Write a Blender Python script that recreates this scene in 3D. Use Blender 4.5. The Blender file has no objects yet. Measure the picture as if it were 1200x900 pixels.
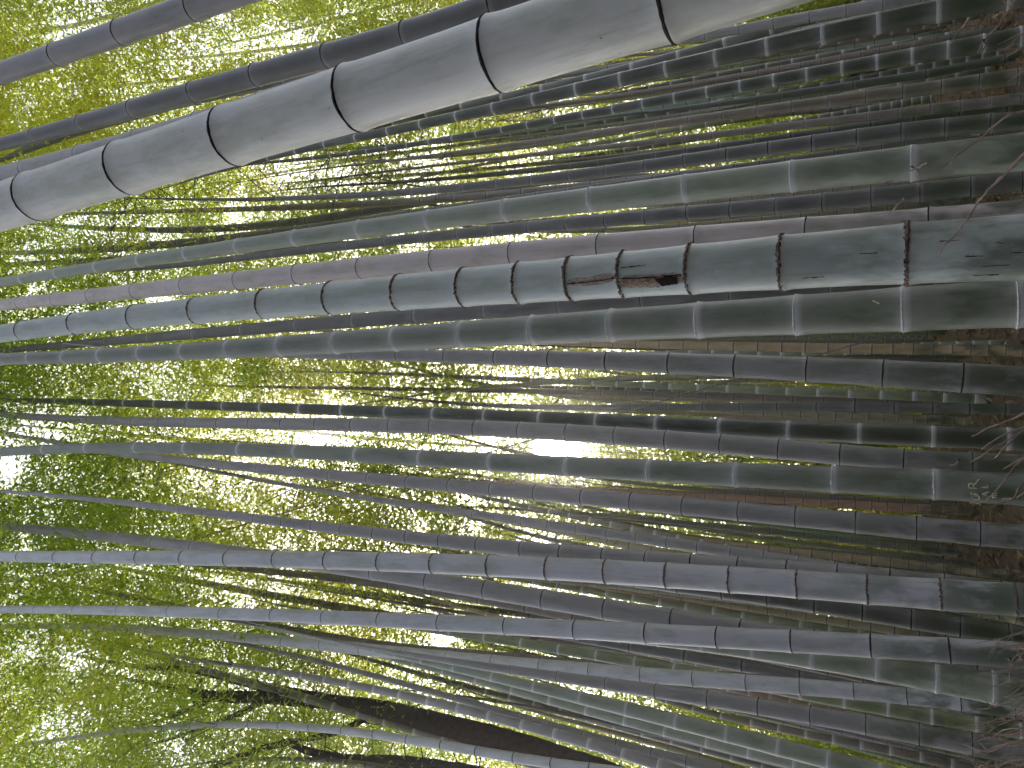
import bpy, math, re
import numpy as np
from mathutils import Vector, Matrix

rng = np.random.default_rng(11)
SC = bpy.context.scene
COL = SC.collection

# ------------------------------------------------------------------ camera
F = 900.0                       # focal length in pixels of the 1200 x 900 photograph
P = math.radians(28.0)          # the phone is held on its side and tilted up
CAM = np.array([0.0, 0.0, 1.6])
FW = np.array([0.0, math.cos(P), math.sin(P)])
UP = np.array([0.0, -math.sin(P), math.cos(P)])     # picture left
RT = np.array([1.0, 0.0, 0.0])                       # picture top
cam_d = bpy.data.cameras.new('camera')
cam = bpy.data.objects.new('camera', cam_d); COL.objects.link(cam)
cam_d.sensor_fit = 'HORIZONTAL'; cam_d.sensor_width = 36.0; cam_d.lens = 36.0 * F / 1200.0
cam_d.clip_start = 0.05; cam_d.clip_end = 3000
m = Matrix.Identity(4)
for i in range(3):
    m[i][0] = -UP[i]; m[i][1] = RT[i]; m[i][2] = -FW[i]; m[i][3] = CAM[i]
cam.matrix_world = m
SC.camera = cam

def ray(x, y):
    return FW * F + UP * (600.0 - x) + RT * (450.0 - y)
def at(x, y, d):                # the point seen at a pixel, on the upright plane d metres ahead
    r = ray(x, y)
    return CAM + r * (d / r[1])
def kx(x):                      # camera depth per metre of d, at picture column x
    e = P + math.atan((600.0 - x) / F)
    return math.cos(P) + math.tan(e) * math.sin(P)

# ------------------------------------------------------------------ light
sd = ray(655, 527); sd = sd / np.linalg.norm(sd)
SUN_EL = math.asin(sd[2]); SUN_AZ = math.atan2(sd[0], sd[1])
w = bpy.data.worlds.new('World'); SC.world = w; w.use_nodes = True
nt = w.node_tree; bg = nt.nodes['Background']
sky = nt.nodes.new('ShaderNodeTexSky'); sky.sky_type = 'NISHITA'; sky.sun_disc = False
sky.sun_elevation = SUN_EL; sky.sun_rotation = SUN_AZ
sky.air_density = 0.8; sky.dust_density = 5.0; sky.ozone_density = 0.3
hs = nt.nodes.new('ShaderNodeHueSaturation'); hs.inputs['Saturation'].default_value = 0.55     # a milky, hazy sky
nt.links.new(sky.outputs[0], hs.inputs['Color']); nt.links.new(hs.outputs[0], bg.inputs[0]); bg.inputs[1].default_value = 0.15
sl = bpy.data.lights.new('sun_light', 'SUN'); sl.energy = 5.0; sl.angle = math.radians(0.55); sl.color = (1.0, 0.94, 0.84)
so = bpy.data.objects.new('sun_light', sl); COL.objects.link(so)
so.rotation_euler = Vector(tuple(-sd)).to_track_quat('-Z', 'Y').to_euler()
so.location = (0, 0, 30)
SC.view_settings.view_transform = 'Standard'; SC.view_settings.look = 'None'
SC.view_settings.exposure = 2.05; SC.view_settings.gamma = 1.0
SC.view_settings.use_curve_mapping = False
SC.render.engine = 'CYCLES'
cy = SC.cycles
cy.use_denoising = True; cy.max_bounces = 9; cy.diffuse_bounces = 5; cy.glossy_bounces = 2
cy.transmission_bounces = 5; cy.transparent_max_bounces = 8; cy.sample_clamp_indirect = 6.0
cy.use_adaptive_sampling = True; cy.adaptive_threshold = 0.02

# ------------------------------------------------------------------ materials
def N(nt, t, **k):
    n = nt.nodes.new(t)
    for a, v in k.items():
        if hasattr(n, a): setattr(n, a, v)
    return n
def newmat(name):
    m = bpy.data.materials.new(name); m.use_nodes = True
    return m, m.node_tree, m.node_tree.nodes['Principled BSDF']
def mixc(nt, fac, a, b, mode='MIX'):
    n = nt.nodes.new('ShaderNodeMix'); n.data_type = 'RGBA'; n.blend_type = mode
    for s, v in ((n.inputs[0], fac), (n.inputs[6], a), (n.inputs[7], b)):
        if isinstance(v, bpy.types.NodeSocket): nt.links.new(v, s)
        else: s.default_value = v if not isinstance(v, tuple) else (*v, 1.0)[:4]
    return n.outputs[2]
def mth(nt, op, a, b=0.0, c=None, clamp=False):
    n = nt.nodes.new('ShaderNodeMath'); n.operation = op; n.use_clamp = clamp
    for s, v in zip(n.inputs, (a, b, c)):
        if v is None: continue
        if isinstance(v, bpy.types.NodeSocket): nt.links.new(v, s)
        else: s.default_value = v
    return n.outputs[0]
def ramp(nt, f, lo, hi, a=0.0, b=1.0):
    n = nt.nodes.new('ShaderNodeMapRange'); n.clamp = True; n.interpolation_type = 'SMOOTHSTEP'
    nt.links.new(f, n.inputs[0])
    for i, v in zip((1, 2, 3, 4), (lo, hi, a, b)): n.inputs[i].default_value = v
    return n.outputs[0]
def attr(nt, name, out):
    n = nt.nodes.new('ShaderNodeAttribute'); n.attribute_name = name
    return n.outputs[out]
def noise(nt, vec, scale, detail=3.0, rough=0.55, sc=(1, 1, 1), off=None):
    mp = nt.nodes.new('ShaderNodeMapping'); nt.links.new(vec, mp.inputs[0]); mp.inputs[3].default_value = sc
    if off is not None: nt.links.new(off, mp.inputs[1])
    n = nt.nodes.new('ShaderNodeTexNoise'); nt.links.new(mp.outputs[0], n.inputs['Vector'])
    n.inputs['Scale'].default_value = scale; n.inputs['Detail'].default_value = detail; n.inputs['Roughness'].default_value = rough
    return n.outputs[0]

def culm_material():
    m, nt, b = newmat('bamboo_skin')
    oi = nt.nodes.new('ShaderNodeObjectInfo')
    cyl = attr(nt, 'cyl', 'Vector'); bloom = attr(nt, 'bloom', 'Fac')
    cmb = nt.nodes.new('ShaderNodeCombineXYZ')
    rr = mth(nt, 'MULTIPLY', oi.outputs['Random'], 57.0)
    for i in range(3): nt.links.new(rr, cmb.inputs[i])
    off = cmb.outputs[0]
    streak = noise(nt, cyl, 90.0, 4, 0.6, (1, 1, 0.05), off)
    blot = noise(nt, cyl, 9.0, 5, 0.65, (1.6, 1.6, 0.55), off)
    fine = noise(nt, cyl, 420.0, 3, 0.6, (1, 1, 0.35), off)
    band = noise(nt, cyl, 3.2, 3, 0.6, (3.0, 3.0, 0.8), off)
    col = oi.outputs['Color']
    worn = mixc(nt, 1.0, col, (0.68, 0.71, 0.60), 'MULTIPLY')       # where the wax has worn off
    c = mixc(nt, ramp(nt, blot, 0.42, 0.66, 0.0, 0.75), col, worn)
    c = mixc(nt, ramp(nt, streak, 0.50, 0.78, 0.0, 0.45), c, mixc(nt, 1.0, c, (0.62, 0.60, 0.56), 'MULTIPLY'))
    c = mixc(nt, ramp(nt, fine, 0.55, 0.8, 0.0, 0.3), c, mixc(nt, 0.35, c, (0.55, 0.57, 0.58)))
    c = mixc(nt, ramp(nt, band, 0.55, 0.72, 0.0, 0.5), c, mixc(nt, 0.30, c, (0.42, 0.44, 0.45)))
    # algae low on the stem
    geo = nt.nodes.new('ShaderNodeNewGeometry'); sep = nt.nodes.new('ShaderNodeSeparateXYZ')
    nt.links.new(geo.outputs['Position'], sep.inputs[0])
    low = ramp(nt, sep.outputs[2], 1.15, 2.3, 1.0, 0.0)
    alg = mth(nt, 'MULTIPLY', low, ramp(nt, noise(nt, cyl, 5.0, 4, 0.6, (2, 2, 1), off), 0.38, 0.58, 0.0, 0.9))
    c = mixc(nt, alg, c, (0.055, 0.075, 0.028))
    # dark specks and pale lichen dots
    vo = nt.nodes.new('ShaderNodeTexVoronoi'); vo.inputs['Scale'].default_value = 34.0
    mp = nt.nodes.new('ShaderNodeMapping'); nt.links.new(cyl, mp.inputs[0]); nt.links.new(off, mp.inputs[1])
    nt.links.new(mp.outputs[0], vo.inputs['Vector'])
    spk = mth(nt, 'MULTIPLY', ramp(nt, vo.outputs['Distance'], 0.03, 0.10, 1.0, 0.0), ramp(nt, blot, 0.50, 0.56))
    c = mixc(nt, mth(nt, 'MULTIPLY', spk, 0.7), c, (0.05, 0.045, 0.04))
    # waxy powder round the joints
    bl = mth(nt, 'MULTIPLY', bloom, ramp(nt, fine, 0.2, 0.55, 0.72, 1.0))
    c = mixc(nt, bl, c, (0.60, 0.58, 0.55))
    nt.links.new(c, b.inputs['Base Color'])
    nt.links.new(ramp(nt, blot, 0.3, 0.7, 0.46, 0.36), b.inputs['Roughness'])
    b.inputs['Specular IOR Level'].default_value = 0.45
    bp = nt.nodes.new('ShaderNodeBump'); bp.inputs['Strength'].default_value = 0.22; bp.inputs['Distance'].default_value = 0.0015
    nt.links.new(mth(nt, 'ADD', streak, fine), bp.inputs['Height']); nt.links.new(bp.outputs[0], b.inputs['Normal'])
    return m
def plain(name, col, rough=0.8, var=0.35, scale=60.0, spec=0.3, bump=0.0):
    m, nt, b = newmat(name)
    tc = nt.nodes.new('ShaderNodeTexCoord')
    n1 = noise(nt, tc.outputs['Object'], scale, 5, 0.65)
    c = mixc(nt, ramp(nt, n1, 0.35, 0.65), tuple(v * (1 - var) for v in col), tuple(v * (1 + var) for v in col))
    nt.links.new(c, b.inputs['Base Color'])
    b.inputs['Roughness'].default_value = rough; b.inputs['Specular IOR Level'].default_value = spec
    if bump:
        bp = nt.nodes.new('ShaderNodeBump'); bp.inputs['Strength'].default_value = bump; bp.inputs['Distance'].default_value = 0.01
        nt.links.new(n1, bp.inputs['Height']); nt.links.new(bp.outputs[0], b.inputs['Normal'])
    return m
def leaf_material(name, dark, light, tdark, tlight, tr=0.6):
    m = bpy.data.materials.new(name); m.use_nodes = True; nt = m.node_tree
    nt.nodes.remove(nt.nodes['Principled BSDF'])
    f = attr(nt, 'tint', 'Fac')
    d = nt.nodes.new('ShaderNodeBsdfPrincipled'); t = nt.nodes.new('ShaderNodeBsdfTranslucent')
    d.inputs['Roughness'].default_value = 0.45; d.inputs['Specular IOR Level'].default_value = 0.18
    nt.links.new(mixc(nt, f, dark, light), d.inputs['Base Color'])
    nt.links.new(mixc(nt, f, tdark, tlight), t.inputs['Color'])
    mx = nt.nodes.new('ShaderNodeMixShader'); mx.inputs[0].default_value = tr
    nt.links.new(d.outputs[0], mx.inputs[1]); nt.links.new(t.outputs[0], mx.inputs[2])
    nt.links.new(mx.outputs[0], nt.nodes['Material Output'].inputs['Surface'])
    return m

M_CULM = culm_material()
M_RING_D = plain('joint_scar_dark', (0.030, 0.023, 0.020), 0.9, 0.6, 250)
M_RING_S = plain('joint_scar_soft', (0.075, 0.06, 0.048), 0.9, 0.4, 120)
M_RING_W = plain('joint_scar_pale', (0.68, 0.67, 0.65), 0.8, 0.3, 300)
M_RING_R = plain('joint_scar_ragged', (0.15, 0.105, 0.08), 0.95, 0.7, 160)
M_TWIG = plain('twig_bark', (0.085, 0.070, 0.050), 0.85, 0.3)
M_DRY = plain('dry_twig', (0.25, 0.175, 0.125), 0.8, 0.4, 30)
M_BARK = plain('tree_bark', (0.040, 0.026, 0.020), 0.95, 0.5, 14, 0.2, 0.8)
M_WOUND = plain('torn_bamboo_wood', (0.36, 0.25, 0.18), 0.9, 0.45, 220, 0.2, 0.5)
M_SHADE_SCRAPE = plain('hole_shade_and_scrapes', (0.022, 0.013, 0.010), 0.95, 0.4, 120)  # dark colour painted in for shade inside hole and cracks; scrapes use it too
M_CARVE = plain('scratched_skin', (0.62, 0.60, 0.36), 0.8, 0.2, 200)
M_LEAF = leaf_material('bamboo_leaf', (0.04, 0.07, 0.012), (0.10, 0.11, 0.02), (0.33, 0.48, 0.026), (0.82, 0.82, 0.050), 0.76)
M_TLEAF = leaf_material('broadleaf_leaf', (0.035, 0.07, 0.015), (0.06, 0.10, 0.02), (0.07, 0.20, 0.025), (0.42, 0.58, 0.06), 0.66)
M_SHADE_LEAF = leaf_material('shade_leaf', (0.03, 0.035, 0.025), (0.05, 0.055, 0.04), (0.03, 0.035, 0.02), (0.05, 0.055, 0.03), 0.2)  # dull dark leaf for the unseen foliage added as a sky blocker
M_LITTER = leaf_material('dry_leaf', (0.08, 0.05, 0.03), (0.34, 0.24, 0.13), (0.16, 0.09, 0.04), (0.34, 0.22, 0.10), 0.25)

# ------------------------------------------------------------------ mesh helpers
def mesh_np(name, V, Q, mats, mat_idx=None, attrs=None, smooth=True, parent=None, tri=False):
    me = bpy.data.meshes.new(name)
    V = np.asarray(V, dtype=np.float32); Q = np.asarray(Q, dtype=np.int32)
    k = Q.shape[1]
    me.vertices.add(len(V)); me.vertices.foreach_set('co', V.ravel())
    me.loops.add(Q.size); me.loops.foreach_set('vertex_index', Q.ravel())
    me.polygons.add(len(Q)); me.polygons.foreach_set('loop_start', np.arange(0, Q.size, k, dtype=np.int32))
    for mt in (mats if isinstance(mats, (list, tuple)) else [mats]): me.materials.append(mt)
    if mat_idx is not None: me.polygons.foreach_set('material_index', np.asarray(mat_idx, dtype=np.int32))
    if smooth: me.polygons.foreach_set('use_smooth', np.ones(len(Q), dtype=bool))
    for nme, (typ, data) in (attrs or {}).items():
        a = me.attributes.new(nme, typ, 'POINT')
        a.data.foreach_set('vector' if typ == 'FLOAT_VECTOR' else 'value', np.asarray(data, dtype=np.float32).ravel())
    me.update(calc_edges=True)
    o = bpy.data.objects.new(name, me); COL.objects.link(o)
    if parent is not None: o.parent = parent
    return o
def root(name, loc, label, cat, group=None):
    o = bpy.data.objects.new(name, None); COL.objects.link(o)
    o.location = tuple(loc); o.empty_display_size = 0.1
    o['label'] = label; o['category'] = cat
    if group: o['group'] = group
    return o
def frames(C):
    T = np.gradient(C, axis=0); T /= np.linalg.norm(T, axis=1)[:, None]
    ref = np.array([0.0, -1.0, 0.0])
    A = ref - T * (T @ ref)[:, None]
    bad = np.linalg.norm(A, axis=1) < 0.2
    if bad.any(): A[bad] = np.array([1.0, 0, 0]) - T[bad] * T[bad][:, :1]
    A /= np.linalg.norm(A, axis=1)[:, None]
    return T, A, np.cross(T, A)
def sweep(C, R, n, jit=0.0, seed=0):
    """tube: rings of n verts round each centre; returns verts and quads"""
    C = np.asarray(C, float); R = np.asarray(R, float)
    T, A, B = frames(C)
    th = np.linspace(0, 2 * math.pi, n, endpoint=False)
    rad = R[:, None] * np.ones((1, n))
    if jit:
        rad = rad * (1 + jit * np.random.default_rng(seed).normal(size=rad.shape))
    V = C[:, None, :] + rad[:, :, None] * (np.cos(th)[None, :, None] * A[:, None, :] + np.sin(th)[None, :, None] * B[:, None, :])
    k = len(C)
    i = np.arange(k - 1)[:, None] * n; j = np.arange(n)[None, :]; j2 = (j + 1) % n
    Q = np.stack([i + j, i + j2, i + n + j2, i + n + j], -1).reshape(-1, 4)
    return V.reshape(-1, 3), Q, th
def cap(V, Q, n, k):                     # close both ends with a point
    V = np.vstack([V, V[:n].mean(0), V[(k - 1) * n:k * n].mean(0)])
    a = len(V) - 2; b = len(V) - 1
    j = np.arange(n); j2 = (j + 1) % n
    q1 = np.stack([np.full(n, a), j2, j, np.full(n, a)], -1)
    return V, Q

# ------------------------------------------------------------------ ground
_g = rng.random((64, 64))
def vnoise2(x, y, s):
    u = x / s; v = y / s
    i = np.floor(u).astype(int); j = np.floor(v).astype(int); a = u - i; b = v - j
    a = a * a * (3 - 2 * a); b = b * b * (3 - 2 * b)
    g = lambda p, q: _g[p % 64, q % 64]
    return g(i, j) * (1 - a) * (1 - b) + g(i + 1, j) * a * (1 - b) + g(i, j + 1) * (1 - a) * b + g(i + 1, j + 1) * a * b - 0.5
def ground_z(x, y):
    x = np.asarray(x, float); y = np.asarray(y, float)
    t = np.clip((y - 1.5) / 15.0, 0, 1); t = t * t * (3 - 2 * t)
    near = np.clip((y - 3) / 6.0, 0, 1)
    return 1.38 * t + near * (0.28 * vnoise2(x + 91, y + 40, 3.1) + 0.10 * vnoise2(x + 13, y + 77, 0.9)) + 0.03 * vnoise2(x, y, 0.7)
def build_ground():
    xs = np.concatenate([np.linspace(-600, -45, 14)[:-1], np.linspace(-45, 45, 260), np.linspace(45, 600, 14)[1:]])
    ys = np.concatenate([np.linspace(-300, -10, 10)[:-1], np.linspace(-10, 60, 240), np.linspace(60, 900, 16)[1:]])
    X, Y = np.meshgrid(xs, ys, indexing='ij'); Z = ground_z(X, Y)
    V = np.stack([X, Y, Z], -1).reshape(-1, 3)
    a, b = X.shape
    i = np.arange(a - 1)[:, None] * b; j = np.arange(b - 1)[None, :]
    Q = np.stack([i + j, i + b + j, i + b + j + 1, i + j + 1], -1).reshape(-1, 4)
    mt, nt, bs = newmat('forest_floor')
    tc = nt.nodes.new('ShaderNodeTexCoord')
    n1 = noise(nt, tc.outputs['Object'], 1.3, 6, 0.7); n2 = noise(nt, tc.outputs['Object'], 18.0, 5, 0.7)
    c = mixc(nt, ramp(nt, n2, 0.35, 0.65), (0.045, 0.030, 0.020), (0.17, 0.115, 0.07))
    c = mixc(nt, ramp(nt, n1, 0.5, 0.7, 0, 0.6), c, (0.09, 0.075, 0.04))
    nt.links.new(c, bs.inputs['Base Color']); bs.inputs['Roughness'].default_value = 0.95
    bp = nt.nodes.new('ShaderNodeBump'); bp.inputs['Strength'].default_value = 0.8; bp.inputs['Distance'].default_value = 0.04
    nt.links.new(n2, bp.inputs['Height']); nt.links.new(bp.outputs[0], bs.inputs['Normal'])
    o = mesh_np('ground', V, Q, mt); o['kind'] = 'structure'
build_ground()

def leaves(centres, length, width, rngl, droop=0.35):
    """one pointed, slightly folded blade per centre: 4 verts, 1 quad"""
    n = len(centres)
    ax = rngl.normal(size=(n, 3)); ax[:, 2] = ax[:, 2] * 0.6 - droop; ax /= np.linalg.norm(ax, axis=1)[:, None]
    up = rngl.normal(size=(n, 3)); up[:, 2] += 0.8
    sd_ = np.cross(ax, up); sd_ /= np.linalg.norm(sd_, axis=1)[:, None] + 1e-9
    L = length[:, None]; W = width[:, None]
    V = np.empty((n, 4, 3))
    V[:, 0] = centres - ax * L * 0.5
    V[:, 1] = centres - ax * L * 0.12 + sd_ * W * 0.5
    V[:, 2] = centres + ax * L * 0.5
    V[:, 3] = centres - ax * L * 0.12 - sd_ * W * 0.5
    return V

# sun: the light source itself, far beyond everything
def build_sun():
    import bmesh
    bm = bmesh.new(); bmesh.ops.create_uvsphere(bm, u_segments=32, v_segments=16, radius=1500 * 21.0 / 940.0)
    me = bpy.data.meshes.new('sun'); bm.to_mesh(me); bm.free()
    mt = bpy.data.materials.new('sun_surface'); mt.use_nodes = True; nt = mt.node_tree
    nt.nodes.remove(nt.nodes['Principled BSDF']); e = nt.nodes.new('ShaderNodeEmission')
    e.inputs[0].default_value = (1, 0.95, 0.9, 1); e.inputs[1].default_value = 30.0
    nt.links.new(e.outputs[0], nt.nodes['Material Output'].inputs['Surface'])
    me.materials.append(mt)
    o = bpy.data.objects.new('sun', me); COL.objects.link(o); o.location = tuple(CAM + sd * 1500); o['kind'] = 'structure'
build_sun()

# ------------------------------------------------------------------ bamboo
COLS = {
 'P': (0.673, 0.654, 0.593), 'W': (0.575, 0.485, 0.455), 'B': (0.491, 0.525, 0.488), 'G': (0.301, 0.320, 0.236),
 'H': (0.217, 0.225, 0.170), 'D': (0.073, 0.076, 0.046), 'K': (0.127, 0.117, 0.101), 'N': (0.187, 0.151, 0.119),
 'T': (0.317, 0.257, 0.145), 'M': (0.287, 0.263, 0.248), 'L': (0.493, 0.478, 0.482), 'R': (0.194, 0.148, 0.101), 'E': (0.209, 0.224, 0.106)}
GROUPS = {'big': 'big bamboo stalks in front', 'mid': 'bamboo stalks in the middle rows', 'thin': 'thin bamboo stalks further back'}
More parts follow.
